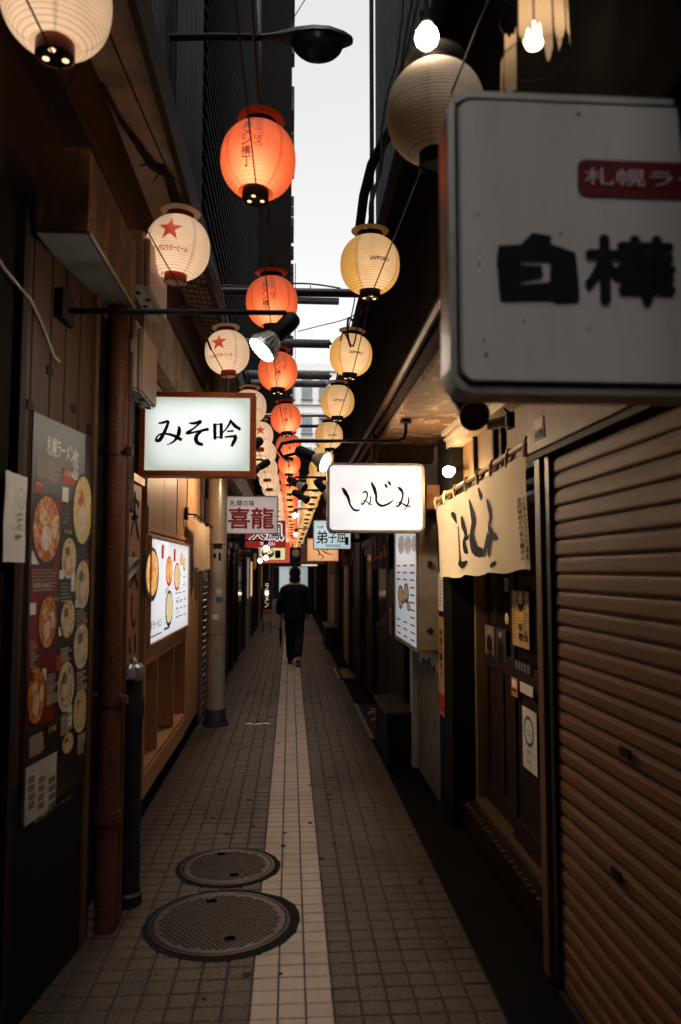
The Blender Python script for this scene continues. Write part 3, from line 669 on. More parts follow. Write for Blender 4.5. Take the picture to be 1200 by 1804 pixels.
pslab(52,1000,101,1275,'red_field_print', RED_PRINT, .0066); pslab(95,857,106,1000,'red_field_print', RED_PRINT, .0066)
fp = lambda s, t: PL.at(s, t, .0092)
def plane_text(text, u0, v0, u1, v1, name, m_, bold=.01, vertical=False):
    s0, t0 = PL.hit(u0, v0); s1, _ = PL.hit(u1, v0); _, t1 = PL.hit(u0, v1); m = MB(); text_on(m, fp, text, s0, t0, s1, t1, bold, vertical); return m.build(name, m_, ps)
s_, t_ = PL.hit(80, 762); s2_, _ = PL.hit(127, 790)
m = MB(); text_on(m, fp, '札幌ラーメン', s_, t_+.01, s2_, t_+.085, .012); m.build('header_lettering', WHITEINK, ps)
s_, t_ = PL.hit(125, 785); m = MB(); text_on(m, fp, '悠', s_, t_+.01, s_+.06, t_+.14, .03); m.build('header_lettering', WHITEINK, ps)
BOWL = mat('black_lacquer_print', (.02,.02,.022), .3, bump=0); WBOWL = mat('white_bowl_print', (.6,.57,.5), .35, bump=0)
EGG = mat('egg_print', (.72,.55,.3), .4, bump=0); NORI = soup('greens_print', [(.02,.05,.015),(.06,.1,.03),(.12,.12,.05),(.4,.35,.2)], 60); PORK = soup('pork_print', [(.5,.3,.2),(.65,.48,.36),(.7,.55,.44),(.78,.66,.55)], 30)
for i, (u, v, du, dv, k, rim) in enumerate(((78,935,26,66,0,0),(142,902,18,68,2,0),(118,984,13,36,1,1),(142,1030,12.5,42,1,1),(116,1092,13.5,38,1,0),
        (80,1098,17,52,0,0),(140,1138,13,40,3,1),(113,1210,14.5,44,3,1),(60,1230,17,54,0,0),(138,1252,12,38,2,1),(116,1310,11,20,1,0))):
    s, t, rs, rt = px_disc(PL, u, v, du, dv); s = min(s, S1-.01)
    rs = min(rs, S1-.004-s) if s+rs > S1-.004 and i not in (1,3) else min(rs, .13)
    def cut(mb, rs, rt, h, ds=0, dt=0, n=30):
        pts = []
        for j in range(n): pts.append(PL.at(max(S0+.003, min(S1-.003, s+ds+rs*math.cos(2*math.pi*j/n))), t+dt+rt*math.sin(2*math.pi*j/n), h))
        mb.add(pts, [list(range(n))])
    m = MB(); cut(m, rs, rt, .0082); o = m.build('bowl_print', WBOWL if rim else BOWL, ps)
    m = MB(); cut(m, rs*.9, rt*.88, .0088, 0, -rt*.05); m.build('broth_print', SOUPS[k], o)
    m = MB(); cut(m, rs*.36, rt*.34, .0094, rs*-.05, rt*.2); m.build('pork_print', PORK, o)
    m = MB(); cut(m, rs*.2, rt*.3, .0094, rs*.5, rt*-.1); m.build('egg_print', EGG, o)
    m = MB(); cut(m, rs*.3, rt*.22, .0094, rs*-.25, rt*-.35); m.build('greens_print', NORI if k in (1,3) else SOUPS[0 if k == 2 else 1], o)
for b in ((58,845,71,868),(107,823,130,852),(143,985,153,1002),(96,1155,114,1180)): pslab(*b, 'red_label', REDBOX)
for b, tx in (((108,930,124,943),'￥900'),((83,1050,101,1062),'￥900'),((50,1175,66,1187),'￥850'),((80,1280,96,1292),'￥900'),((140,1090,152,1100),'￥950')):
    o = pslab(*b, 'price_tag', BOWL); s0, t0, s1, t1 = pbox(*b); m = MB(); text_on(m, fp, tx, s0+.006, t0+.006, s1-.006, t1-.006, .015); m.build('price_lettering', GOLDINK, o)
for b in ((107,857,118,884),(53,970,66,994),(102,1004,110,1020),(123,1006,129,1042),(50,1063,60,1083),(101,1105,108,1120),(130,1056,138,1070),(68,1180,78,1200),(116,1245,124,1282)): pslab(*b, 'white_caption', WHITEINK)
m = MB()
for (u0, v0, u1, n, dv) in ((61,808,100,9,4.2),(52,1003,98,7,6),(107,960,124,4,7),(107,890,124,5,7),(103,1028,125,6,6),(131,1076,150,6,5),(50,1130,64,9,5.5),(103,1143,124,5,5),(132,1185,152,6,6),(50,1180,100,0,5),(78,1190,100,9,6),(104,1262,124,6,6),(134,1296,152,6,6),(48,1300,76,7,5)):
    for i in range(n):
        s0, t0, s1, t1 = pbox(u0, v0+i*dv, u1-random.uniform(0,10), v0+i*dv+1.6); m.slab(PL, s0, t0, s1, t1, .006, .0088)
m.build('small_lettering', mat('cream_print', (.3,.26,.2), .5, bump=0), ps)
plane_text('辛味噌ラーメン', 54, 1026, 84, 1036, 'caption_lettering', WHITEINK); plane_text('おすすめ', 60, 848, 70, 856, 'caption_lettering', WHITEINK); plane_text('人気No.1', 108.5, 826, 129, 838, 'caption_lettering', WHITEINK)
pslab(42,1354,96,1436,'notice_panel', mat('pale_notice_print', (.5,.46,.42), .5, bump=0), .0085)
m = MB()
for i in range(12):
    s0, t0, s1, t1 = pbox(46+18*(i % 3), 1372+(i//3)*15, 58+18*(i % 3)-random.uniform(0,3), 1376+(i//3)*15)
    for k in range(3): m.slab(PL, s0, t0+.008*k, s1, t0+.008*k+.004, .006, .0093)
m.build('notice_print', INK, ps)
plane_text('札幌ラーメン', 56, 1444, 120, 1452, 'footer_lettering', GREYINK)

pn = thing('paper_notice', 'white paper notice with a round emblem taped on the dark wall', 'notice', (-.962, 2.66, 1.65))
NP = Plane(PX(9, 828, -.951), (0,1,0), (1,0,0)); sN, tN = NP.hit(47, 836); sN2, tN2 = NP.hit(9, 990)
m = MB(); n = 8
vs = [NP.at(sN*i/n, tN2*j/n, .002+.006*math.sin(i*1.7+j)*(.5 if i in (0, n) else 1)*.5) for j in range(n+1) for i in range(n+1)]
m.add(vs, [(j*(n+1)+i, j*(n+1)+i+1, (j+1)*(n+1)+i+1, (j+1)*(n+1)+i) for j in range(n) for i in range(n)]); m.build('sheet', PAPER, pn, smooth=True)
fN = lambda s, t: NP.at(s, t, .0085)
m = MB(); c = (sN*.66, tN2*.27)
stroke(m, fN, [(c[0]+.035*math.cos(w), c[1]+.035*math.sin(w), .004) for w in [i*2*math.pi/14 for i in range(15)]], rough=0)
for i, w in enumerate((.04,.05,.035)): m.add([fN(c[0]-w/2, c[1]+.05+.02*i), fN(c[0]+w/2, c[1]+.05+.02*i), fN(c[0]+w/2, c[1]+.058+.02*i), fN(c[0]-w/2, c[1]+.058+.02*i)], [(0,1,2,3)])
m.add([fN(.05, tN2*.62), fN(sN-.02, tN2*.62), fN(sN-.02, tN2*.627), fN(.05, tN2*.627)], [(0,1,2,3)]); m.add([fN(.05, tN2*.75), fN(sN-.02, tN2*.75), fN(sN-.02, tN2*.753), fN(.05, tN2*.753)], [(0,1,2,3)])
m.build('emblem_print', GREYINK, pn)
m = MB(); m.add([fN(sN*.5, tN2*.69), fN(sN*.75, tN2*.69), fN(sN*.75, tN2*.715), fN(sN*.5, tN2*.715)], [(0,1,2,3)]); m.build('green_print', mat('green_ink', (.04,.2,.1), .5, bump=0), pn)

# white wire on the plank wall
t = tag(MB().tube([(-.982,2.3,2.70),(-.975,2.6,2.62),(-.95,2.8,2.58),(-.945,2.9,2.53),(-.93,2.97,2.46),(-.925,3.0,2.43),(-.915,3.04,2.42)], .006, 7).build('wall_cable', mat('grimy_white_cable', (.45,.4,.33), .6), smooth=True), 'grimy white cable drooping across the top of the plank wall', 'cable')

# ------------------------------------------------------------------ brown roller shutter side
SHUT = mat('brown_shutter_paint', (.25,.115,.058), .6, .0, stretch=(1,.2,3), scale=14, bump=.14, bscale=110, dirt=(.08,.038,.02), dirt_amt=.5, dscale=9, var=.15, vary=.07, spec=.25, world=True)
sh = thing('roller_shutter', 'closed brown roller shutter filling the near shopfront', 'shutter', (1.06, 1.2, 0))
SX, SY0, SY1, pitch = 1.06, -.9, 3.0, .0662
prof = [(.0,.0),(-.005,.002),(-.0085,.008),(-.009,.012),(-.009,.044),(-.0062,.0465),(-.0062,.0495),(-.004,.0565),(.003,.0585),(.006,.060),(.006,.0655)]
slat_me = None
for k in range(31):
    z = 2.052-(k+1)*pitch
    if slat_me is None:
        m = MB(); n = len(prof); vs = [(x, y, zz) for y in (SY0, SY1) for x, zz in prof]
        m.add(vs, [(i, i+1, n+i+1, n+i) for i in range(n-1)]); o = m.build('slat', SHUT, sh); slat_me = o.data
    else:
        o = link('slat', slat_me, sh)
    o.location = (SX, 0, z)
MB().box((1.072,SY0,0), (1.09,SY1,2.05)).build('backing', BLACK, sh)
MB().box((1.03,SY0,-.04), (1.07,SY1,-.003)).build('bottom_rail', DARKMETAL, sh)
MB().box((1.035,3.003,0), (1.1,3.052,2.08)).build('guide_rail', DARKMETAL, sh, bevel=.004)
for (y, z) in ((2.33,1.02),(2.42,.62)): MB().box((1.035,y,z), (1.0425,y+.07,z+.03)).build('lock_slot', BLACK, sh)
LINTEL = mat('orange_brown_plywood', (.27,.13,.045), .55, stretch=(2,3,2), scale=4, dirt=(.08,.04,.02), dirt_amt=.7, dscale=4)
li = thing('lintel_box', 'brown wooden lintel box over the roller shutter', 'lintel', (1.1, 1.2, 2.08))
MB().box((1.0,SY0,2.085), (1.3,3.16,2.515)).build('box_board', LINTEL, li, bevel=.004)
MB().box((1.012,SY0,2.06), (1.3,3.15,2.083)).build('bottom_trim', DARKWOOD, li)
q = PX(941, 742, .996); q2 = PX(958, 770, .996)
o = MB().box((.996,q2.y,q2.z), (.9995,q.y,q.z)).build('sticker', PAPER, li)
ylo, yhi = min(q.y,q2.y), max(q.y,q2.y)
MB().box((.9945,ylo+.004,q.z-.04), (.9965,yhi-.004,q.z-.004)).build('sticker_band', GOLDINK, o)
m = MB(); text_on(m, lambda s, t: Vector((.9952, yhi-s, q.z-t)), 'ALSOK', .006, .05, (yhi-ylo)-.006, .075, .02); m.build('sticker_lettering', INK, o)
jm = thing('door_jamb', 'dark wooden post between the shutter and the noren doorway', 'post', (1.1, 3.2, 0))
MB().box((1.04,3.055,0), (1.3,3.13,2.06)).build('post', DARKWOOD, jm, bevel=.004)
MB().box((1.02,3.072,0), (1.039,3.14,2.06)).build('edge_board', mat('worn_brown_edge', (.2,.1,.05), .5, stretch=(20,20,1.5), dirt=(.06,.03,.015)), jm, bevel=.003)
# security camera
q = PX(905, 742, 1.0)
t = thing('security_camera', 'small silver security camera on the brown lintel box', 'camera', q)
MB().box((.975,q.y-.02,q.z-.03), (.9995,q.y+.05,q.z+.04)).build('mount', BLACK, t)
MB().tube([(.96,q.y+.02,q.z),(.90,q.y+.05,q.z-.01)], .024, 14).build('body', ALU, t, smooth=True)
MB().lathe([(.018,0),(.018,.004)], (.8985,q.y+.0507,q.z-.0103), 14, axis=(-.9,.45,-.15)).build('lens', BLACK, t)
MB().tube([(.98,q.y,q.z+.02),(.95,q.y-.03,q.z+.05),(.97,q.y-.06,q.z+.02)], .006, 5).build('lead', CABLE, t)

# noren shop
ns = thing('noren_shopfront', 'narrow doorway shopfront with dark sliding doors behind the big cloth noren', 'shopfront', (1.2, 4.2, 0))
DOORWOOD = mat('dark_brown_door_wood', (.024,.014,.009), .6, spec=.1, stretch=(10,10,1), scale=3, bump=.25, dirt=(.025,.015,.01))
MB().box((1.27,3.165,0), (1.31,4.89,2.5)).build('inner_wall', BLACK, ns)
MB().box((1.09,3.165,.0), (1.31,4.89,.15)).build('step', mat('dark_tiled_step', (.018,.011,.007), .7, spec=.05, bump=.4), ns, bevel=.004)
for i in range(23): MB().box((1.092,3.2+i*.072,.1502), (1.113,3.23+i*.072,.156)).build('step_tread', mat('brass_tread', (.14,.085,.03), .4, .6), ns)
MB().box((1.16,3.165,.15), (1.26,4.845,.18)).build('threshold', mat('worn_metal_track', (.16,.11,.07), .4, .6), ns)
def door(y0, y1, x):
    d = MB(); w = .07
    d.box((x,y0,.185), (x+.035,y1,.30)); d.box((x,y0,1.0), (x+.035,y1,1.11)); d.box((x,y0,2.0), (x+.035,y1,2.06))
    d.box((x+.001,y0,.185), (x+.034,y0+w,2.06)); d.box((x+.001,y1-w,.185), (x+.034,y1,2.06)); d.box((x+.002,(y0+y1)/2-.02,.30), (x+.033,(y0+y1)/2+.02,1.0))
    o = d.build('sliding_door', DOORWOOD, ns, bevel=.003)
    MB().box((x+.014,y0+w,.3), (x+.024,y1-w,1.0)).build('lower_panel', DOORWOOD, o)
    MB().box((x+.014,y0+w,1.11), (x+.02,y1-w,2.0)).build('glass', mat('dark_door_glass', (.015,.013,.012), .12, bump=0), o)
    MB().box((x-.006,y0+.015,.62), (x-.001,y0+.05,.75)).build('finger_pull', DARKMETAL, o)
    return o
door(3.18, 4.12, 1.19); door(4.06, 4.84, 1.23)
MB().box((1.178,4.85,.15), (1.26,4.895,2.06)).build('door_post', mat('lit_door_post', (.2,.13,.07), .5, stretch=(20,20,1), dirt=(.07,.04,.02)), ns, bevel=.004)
MB().box((1.10,3.165,2.07), (1.27,4.89,2.13)).build('door_head', DOORWOOD, ns)
MB().box((1.12,3.165,2.135), (1.27,4.89,2.5)).build('transom_panel', mat('warm_transom_board', (.2,.13,.065), .6, stretch=(2,2,2), dirt=(.12,.07,.03)), ns)
for y in (3.9, 4.05, 4.5): MB().box((1.095,y,2.135), (1.119,y+.03,2.5)).build('transom_bar', DOORWOOD, ns)
CREAM = mat('cream_moulding', (.55,.46,.34), .5, dirt=(.25,.16,.09), dirt_amt=.6)
MB().box((1.03,3.165,2.40), (1.118,5.0,2.515)).build('moulding', CREAM, ns, bevel=.004); MB().box((1.015,3.165,2.452), (1.029,5.0,2.47)).build('moulding_bead', CREAM, ns); MB().box((1.0,3.165,2.485),(1.029,5.0,2.515)).build('moulding_lip', CREAM, ns)
# posters and notices on the doors
def wall_notice(name, label, cat, x, y0, y1, z0, z1, m_, skew=0):
    t = thing(name, label, cat, (x, (y0+y1)/2, z0))
    pl = Plane((x, y1, z1), (0,-1,0), (-1,0,0)); MB().slab(pl, 0, 0, y1-y0, z1-z0, 0, .003).build('sheet', m_, t); return t, pl, (lambda s, tt: pl.at(s, tt, .0045)), y1-y0, z1-z0
def seen(u0, v0, u1, v1, x):
    a, b = PX(u0, v0, x), PX(u1, v1, x); return min(a.y,b.y), max(a.y,b.y), min(a.z,b.z), max(a.z,b.z)
xd = 1.186
OCHRE = mat('ochre_print', (.5,.3,.09), .5, var=.3, scale=25, bump=0)
y0, y1, z0, z1 = seen(903, 1040, 934, 1156, xd)
t, pl, fn, W, H = wall_notice('menu_poster', 'ochre printed menu poster with black lettering on the sliding door', 'poster', xd, y0, y1, z0+.03, z1, OCHRE)
m = MB(); disc_on(m, pl, W*.55, H*.13, W*.22, W*.24, .0045); o = m.build('bowl_print', INK, t); m = MB(); disc_on(m, pl, W*.55, H*.12, W*.15, W*.13, .006); m.build('broth_print', SOUPS[1], o)
m = MB(); text_on(m, fn, '味噌', W*.4, H*.56, W*.65, H*.9, .03, True); text_on(m, fn, 'らーめん', W*.72, H*.72, W*.95, H*.88, .02)
for i in range(12):
    for c_ in (0.05, .7):
        m.add([fn(W*c_, H*(.3+.05*i)), fn(W*(c_+.2*random.uniform(.6,1)), H*(.3+.05*i)), fn(W*(c_+.2), H*(.315+.05*i)), fn(W*c_, H*(.315+.05*i))], [(0,1,2,3)])
m.build('menu_lettering', INK, t)
m = MB(); m.add([fn(W*.4,H*.3), fn(W*.62,H*.3), fn(W*.62,H*.37), fn(W*.4,H*.37)], [(0,1,2,3)]); m.build('red_print', REDINK, t)
y0, y1, z0, z1 = seen(906, 1160, 938, 1192, xd)
t, pl, fn, W, H = wall_notice('notice', 'black notice with rows of white marks beneath the ochre poster', 'notice', xd, y0, y1, z0, z1, INK)
m = MB()
for r_ in range(4):
    for c_ in range(5): m.add([fn(W*(.1+.17*c_), H*(.15+.2*r_)), fn(W*(.2+.17*c_), H*(.15+.2*r_)), fn(W*(.2+.17*c_), H*(.25+.2*r_)), fn(W*(.1+.17*c_), H*(.25+.2*r_))], [(0,1,2,3)])
m.build('mark_lettering', mat('dim_white_print', (.4,.38,.34), .5, bump=0), t)
y0, y1, z0, z1 = seen(855, 1100, 893, 1168, 1.226)
for i, (a, b, dk) in enumerate(((.0,.46,0),(.52,1.0,1))):
    t, pl, fn, W, H = wall_notice('photo_print', ('photo print of a figure in black with a pink caption on the door glass', 'photo print of a figure in a dark suit on the door glass')[i], 'photograph', 1.226, y0+(y1-y0)*(1-b), y0+(y1-y0)*(1-a), z0, z1, (mat('mauve_photo_print', (.2,.13,.11), .4, var=.3, bump=0), mat('dark_photo_print', (.035,.03,.03), .4, bump=0))[i])
    m = MB(); m.add([fn(W*x_, H*y_) for x_, y_ in ((.25,1),(.22,.5),(.35,.33),(.45,.3),(.62,.33),(.78,.5),(.8,1))], [list(range(7))]); m.build('figure_print', INK, t)
    m = MB(); disc_on(m, pl, W*.5, H*.2, W*.13, H*.09, .005); m.build('face_print', mat('skin_print', (.45,.27,.18), .5, bump=0), t)
    m = MB(); m.add([fn(W*x_, H*y_) for x_, y_ in ((.46,.34),(.56,.34),(.54,.95),(.48,.95))], [(0,1,2,3)]) if i else text_on(m, fn, 'めん', W*.2, H*.8, W*.8, H*.93, .03); m.build('caption_print', WHITEINK if i else mat('pink_print', (.55,.2,.14), .5, bump=0), t)
y0, y1, z0, z1 = seen(902, 1192, 913, 1230, xd)
t, pl, fn, W, H = wall_notice('sticker', 'small orange and white sticker on the door rail', 'sticker', xd, y0, y1, z0, z1, mat('orange_sticker', (.5,.2,.07), .5, bump=0))
m = MB(); m.add([fn(W*.15,H*.1), fn(W*.85,H*.1), fn(W*.85,H*.5), fn(W*.15,H*.5)], [(0,1,2,3)]); m.build('white_print', WHITEINK, t); m = MB(); m.add([fn(W*.1,H*.6), fn(W*.9,H*.6), fn(W*.9,H*.72), fn(W*.1,H*.72)], [(0,1,2,3)]); m.build('bar_print', INK, t)
y0, y1, z0, z1 = seen(917, 1200, 940, 1230, xd)
wall_notice('sticker', 'blank cream sticker on the door rail beside the orange one', 'sticker', xd, y0, y1, z0, z1, PAPER)
y0, y1, z0, z1 = seen(921, 1243, 948, 1370, xd-.003)
t, pl, fn, W, H = wall_notice('notice', 'white certificate with a blue ring stuck low on the sliding door', 'notice', xd-.003, y0, y1, z0, z1, PAPER)
m = MB(); stroke(m, fn, [(W*.47+W*.32*math.cos(w), H*.36+H*.22*math.sin(w), W*.075) for w in [i*2*math.pi/20 for i in range(21)]], rough=0); m.build('blue_ring', mat('blue_ring_print', (.02,.14,.3), .5, bump=0), t)
m = MB()
for yy, ww in ((.27,.12),(.35,.4),(.41,.3),(.66,.3),(.7,.34),(.82,.3),(.86,.36)): m.add([fn(W*(.47-ww/2),H*yy), fn(W*(.47+ww/2),H*yy), fn(W*(.47+ww/2),H*(yy+.022)), fn(W*(.47-ww/2),H*(yy+.022))], [(0,1,2,3)])
m.build('small_lettering', GREYINK, t)
y0, y1, z0, z1 = seen(889, 1019, 896, 1042, xd)
t, pl, fn, W, H = wall_notice('sticker', 'narrow white sticker with a column of characters under the noren', 'sticker', xd, y0, y1, z0, z1, PAPER); m = MB(); text_on(m, fn, '営業中', W*.15, H*.05, W*.85, H*.95, .02, True); m.build('lettering', INK, t)
y0, y1, z0, z1 = seen(890, 1079, 897, 1101, xd)
pl = Plane((xd, y1, z1), (0,-1,0), (-1,0,0)); t = thing('sticker', 'round cream sticker on the door stile', 'sticker', (xd, y0, z0)); m = MB(); disc_on(m, pl, (y1-y0)/2, (z1-z0)/2, (y1-y0)/2, (z1-z0)/2, .002); m.build('sheet', mat('cream_sticker', (.6,.42,.22), .5), t)

# the noren
nr = thing('noren_curtain', 'large cream cloth noren with bold black brush kana hung across the doorway', 'curtain', (1.0, 4.2, 1.6))
RA, RB = PX(934, 776, 1.045), PX(770, 882, .985)
rod = [RA+(RA-RB).normalized()*.03, RA, RB, RB+(RB-RA).normalized()*.04]
MB().tube([rod[0], (RA+RB)/2+Vector((0,0,-.004)), rod[3]], .015, 12).build('bamboo_rod', mat('pale_bamboo', (.45,.3,.15), .4, stretch=(1,3,1)), nr, smooth=True)
HA, HB = PX(941, 1004, 1.03), PX(777, 1019, .985)
TA, TB = RA+Vector((0,.03,-.05)), RB+Vector((0,-.03,-.05))
def fcl(a, b):       # a: 0 near end .. 1 far end, b: 0 top .. 1 hem
    top = TA.lerp(TB, a); hem = HA.lerp(HB, a); p = top.lerp(hem, b)
    sag = -.004*abs(math.sin(a*math.pi*7))*(1-b)**2
    fold = (.007*math.sin(a*23+.6)+.004*math.sin(a*41+b*1.2))*(.06+.94*b) + .004*math.sin(b*5+a*9)
    return p + Vector((-.012-fold, 0, sag + (.006*math.sin(a*23) if b > .98 else 0)))
m = cloth_grid(fcl, 90, 26); cl_ = m.build('cloth', mat('cream_noren_cloth', (.76,.63,.45), .9, var=.05, bump=.25, bscale=350, dirt=(.42,.28,.15), dirt_amt=.3, dscale=1.5), nr, smooth=True)
for k in range(8):
    a = k/7*.985+.008; c0 = RA.lerp(RB, a); b0 = fcl(a, 0)
    MB().tube([b0+Vector((0,0,-.012)), c0+Vector((-.019,0,-.012)), c0+Vector((-.012,0,.017)), c0+Vector((.012,0,.017)), c0+Vector((.019,0,-.01)), b0+Vector((.006,0,-.012))], [.011,.010,.009,.009,.009,.011], 6).build('loop', cl_.data.materials[0], nr, smooth=True)
def ab(u, v):        # where on the noren a mark sits
    lo, hi = 0.0, 1.0
    a = .5
    for _ in range(25):
        p0, p1 = fcl_flat(a, 0), fcl_flat(a, 1); d0, d1 = proj(p0), proj(p1)
        b = (v-d0[1])/(d1[1]-d0[1]); uu = d0[0]+(d1[0]-d0[0])*b
        if uu > u: lo = a
        else: hi = a
        a = (lo+hi)/2
    return a, b
def fcl_flat(a, b): return TA.lerp(TB, a).lerp(HA.lerp(HB, a), b)
def proj(p):
    q = CAMROT.transposed() @ (Vector(p)-EYE); return 600+FPX*q.x/-q.z, 902-FPX*q.y/-q.z
def brush_on(fn, conv, strokes, scale, ox, oy, mbx, wk):
    for st in strokes:
        stroke(mbx, fn, [conv(ox+x*scale, oy+y*scale)+(w*wk,) for x, y, w in st], k=9, rough=.12)
m = MB(); fnn = lambda a, b: fcl(a, b)+Vector((-.0035, -.0006, 0))
L_ = [[(313,583,8),(322,600,16),(332,628,5)], [(340,640,5),(341,700,7),(339,760,9),(340,786,22),(358,790,26),(376,776,8)], [(354,600,6),(362,640,14),(372,672,8),(366,700,10),(372,738,14),(380,745,4)], [(362,700,5),(376,690,9),(382,672,4)],
      [(379,533,4),(390,575,12),(398,620,14),(394,680,16),(402,722,24),(420,742,30),(444,738,20),(452,700,10),(458,662,3)], [(414,488,5),(420,512,9),(422,535,3)], [(424,506,3),(427,520,8),(424,538,3)],
      [(449,531,3),(458,560,9),(466,600,8),(462,640,7),(470,668,12),(466,712,12),(468,760,3)], [(452,688,4),(470,680,22),(491,694,6)], [(476,800,4),(482,788,10),(488,776,3)]]
brush_on(fnn, ab, L_, .45, 660, 640, m, .45*.0074)
cols = ((927,'北の味めぐり処らーめん'),(938.5,'ごはんいろいろ酒肴'))
for uu, tx in cols:
    a0_, b0_ = ab(uu, 876); a1_, _ = ab(uu-9, 876); _, b1_ = ab(uu, 988); text_on(m, fnn, tx, a1_, b0_, a0_ if a0_ > .003 else .004, b1_, .05, True)
m.build('brush_lettering', INK, nr)

# round bulb by the noren
def bulb_thing(name, label, p, r, m_, holder_dir=(0,0,1), group=None):
    t = thing(name, label, 'light bulb', p, group); d = Vector(holder_dir).normalized()
    MB().lathe([(.001,-r),(r*.5,-r*.87),(r*.87,-r*.5),(r,0),(r*.9,r*.45),(r*.62,r*.85),(r*.42,r*1.15)], p, 20, axis=d).build('bulb', m_, t, smooth=True)
    MB().lathe([(r*.45,r*1.14),(r*.55,r*1.2),(r*.55,r*2.2),(r*.3,r*2.4)], p, 16, axis=d).build('socket', BLACK, t); return t
WARMBULB = emit('warm_bulb', (1.0,.58,.26), 110.0, (.8,.7,.5))
q = PY(790, 831, 4.72)
t = bulb_thing('globe_bulb', 'glowing round warm bulb at the far end of the cream noren', q, .035, WARMBULB, (.9,.15,.3))
MB().tube([q+Vector((.08,.014,.03)), q+Vector((.13,.2,.05)), Vector((1.06,5.02,q.z+.08))], .012, 6).build('arm', BLACK, t)

# pier, narrow poster, torn plaster wall
pr = thing('dark_pier', 'black timber pier at the far side of the noren doorway', 'pier', (1.1, 5.1, 0))
MB().box((1.035,4.905,-.05), (1.31,5.33,2.5)).build('pier', mat('black_timber', (.010,.009,.008), .7, spec=.05, stretch=(14,14,1), bump=.4), pr, bevel=.004)
t, pl, fn, W, H = wall_notice('menu_poster', 'narrow ochre strip poster on the black pier below the lightbox', 'poster', 1.031, 5.13, 5.31, .62, 1.28, OCHRE)
m = MB(); text_on(m, fn, '味噌らーめん', W*.3, H*.12, W*.75, H*.62, .02, True); m.build('lettering', INK, t); m = MB(); m.add([fn(0,H*.78), fn(W,H*.78), fn(W,H*.97), fn(0,H*.97)], [(0,1,2,3)]); m.build('red_print', REDINK, t)
t, pl, fn, W, H = wall_notice('notice', 'narrow white paper strip above the ochre strip poster', 'notice', 1.031, 5.15, 5.31, 1.32, 1.58, PAPER)
m = MB()
for i in range(9): m.add([fn(W*.15,H*(.1+.09*i)), fn(W*.85,H*(.1+.09*i)), fn(W*.85,H*(.13+.09*i)), fn(W*.15,H*(.13+.09*i))], [(0,1,2,3)])
m.build('small_lettering', GREYINK, t)
tw = thing('plaster_wall', 'cracked wall with its grey render torn away below the menu lightbox', 'wall', (1.1, 5.9, 0))
MB().box((1.055,5.34,-.05), (1.31,6.75,2.5)).build('wall_base', mat('pale_dirty_plaster', (.42,.38,.33), .9, bump=.4, speck=((.1,.09,.08), 160), dirt=(.12,.1,.09), dirt_amt=.6), tw)
pts = [(5.35,.0),(5.35,.76),(5.42,.80),(5.47,.88),(5.55,.86),(5.62,.90),(5.70,.86),(5.82,.93),(5.92,.88),(6.05,.91),(6.2,.84),(6.4,.86),(6.4,0)]
MB().prism([(1.054,y,z) for y, z in pts], (-.012,0,0)).build('grey_render', mat('grey_cement_render', (.11,.105,.095), .9, bump=.9, bscale=16, dirt=(.035,.03,.028), dirt_amt=.8, dscale=4), tw)
m = MB()
for p in ([(5.5,.52),(5.6,.4),(5.58,.25),(5.68,.1)], [(5.75,.6),(5.7,.45),(5.8,.3),(5.76,.12)], [(5.6,.4),(5.72,.36)]): m.tube([(1.0415,y,z) for y, z in p], .003, 4)
m.build('crack', mat('pale_crack', (.2,.19,.17), .9), tw)
MB().box((1.035,6.42,-.02), (1.054,6.74,1.0)).build('dark_panel', BLACK, tw)
MB().box((1.0,6.3,0), (1.05,6.42,1.05)).build('white_pilaster', mat('grimy_white_board', (.42,.4,.36), .7, dirt=(.2,.18,.15)), tw)
# menu lightbox
ml = thing('menu_lightbox', 'tall grey metal lightbox with a white printed menu on the cracked wall', 'menu', (.98, 5.95, 1.03))
MB().box((.905,5.40,1.03), (1.05,6.55,2.02)).build('casing', mat('grey_beige_metal', (.34,.29,.25), .45, .2, dirt=(.16,.13,.1), dirt_amt=.4), ml, bevel=.006)
RP = Plane((.902,6.53,1.98), (0,-1,0), (-1,0,0))
MB().slab(RP, 0, 0, 1.11, .93, 0, .004).build('light_panel', lit_face('lit_menu_grey', (.80,.86,.92), .36, 1, 1, .8), ml)
fr = MB(); fr.slab(RP, -.02,-.03,1.13,-.001,-.0,.012); fr.slab(RP, -.02,.931,1.13,.96,0,.012); fr.slab(RP,-.02,0,-.001,.93,0,.012); fr.slab(RP,1.111,0,1.13,.93,0,.012); fr.build('frame', STEEL, ml)
m = MB()
for (u, v, du, dv) in ((707,1047,5,16),(712,1053,3.5,11),(717,1045,4.5,18),(707,1063,3.5,10),(721,1068,3,9),(708,960,6,16),(720,960,6,16),(731,958,5,14)):
    s, t_, rs, rt = px_disc(RP, u, v, du, dv); m = MB(); disc_on(m, RP, s, t_, rs, rt, .0052); dull = v < 1000
    o = m.build('bowl_print', LGREY if dull else LDARK, ml)
    m = MB(); disc_on(m, RP, s, t_-rt*.05, rs*.75, rt*.7, .0064); m.build('broth_print', SOUPS[3] if dull else soup('dim_lit_broth', [(.1,.04,.02),(.4,.2,.08),(.55,.36,.2),(.5,.45,.3)], 50, .25), o)
m = MB()
for r_ in range(11):
    for c_ in range(3):
        if 3 <= r_ <= 7 and c_ < 2: continue
        s = .08+.36*c_; t_ = .34+r_*.055; m.add([RP.at(s,t_,.0052), RP.at(s+.2,t_,.0052), RP.at(s+.2,t_+.012,.0052), RP.at(s,t_+.012,.0052)], [(0,1,2,3)])
m.build('price_lettering', LDARK, ml)
MB().prism([(x, 5.393, z) for x, z in ((.955,1.17),(.985,1.145),(1.015,1.17),(.985,1.195))], (0,-.003,0)).build('diamond_plate', DARKMETAL, ml)
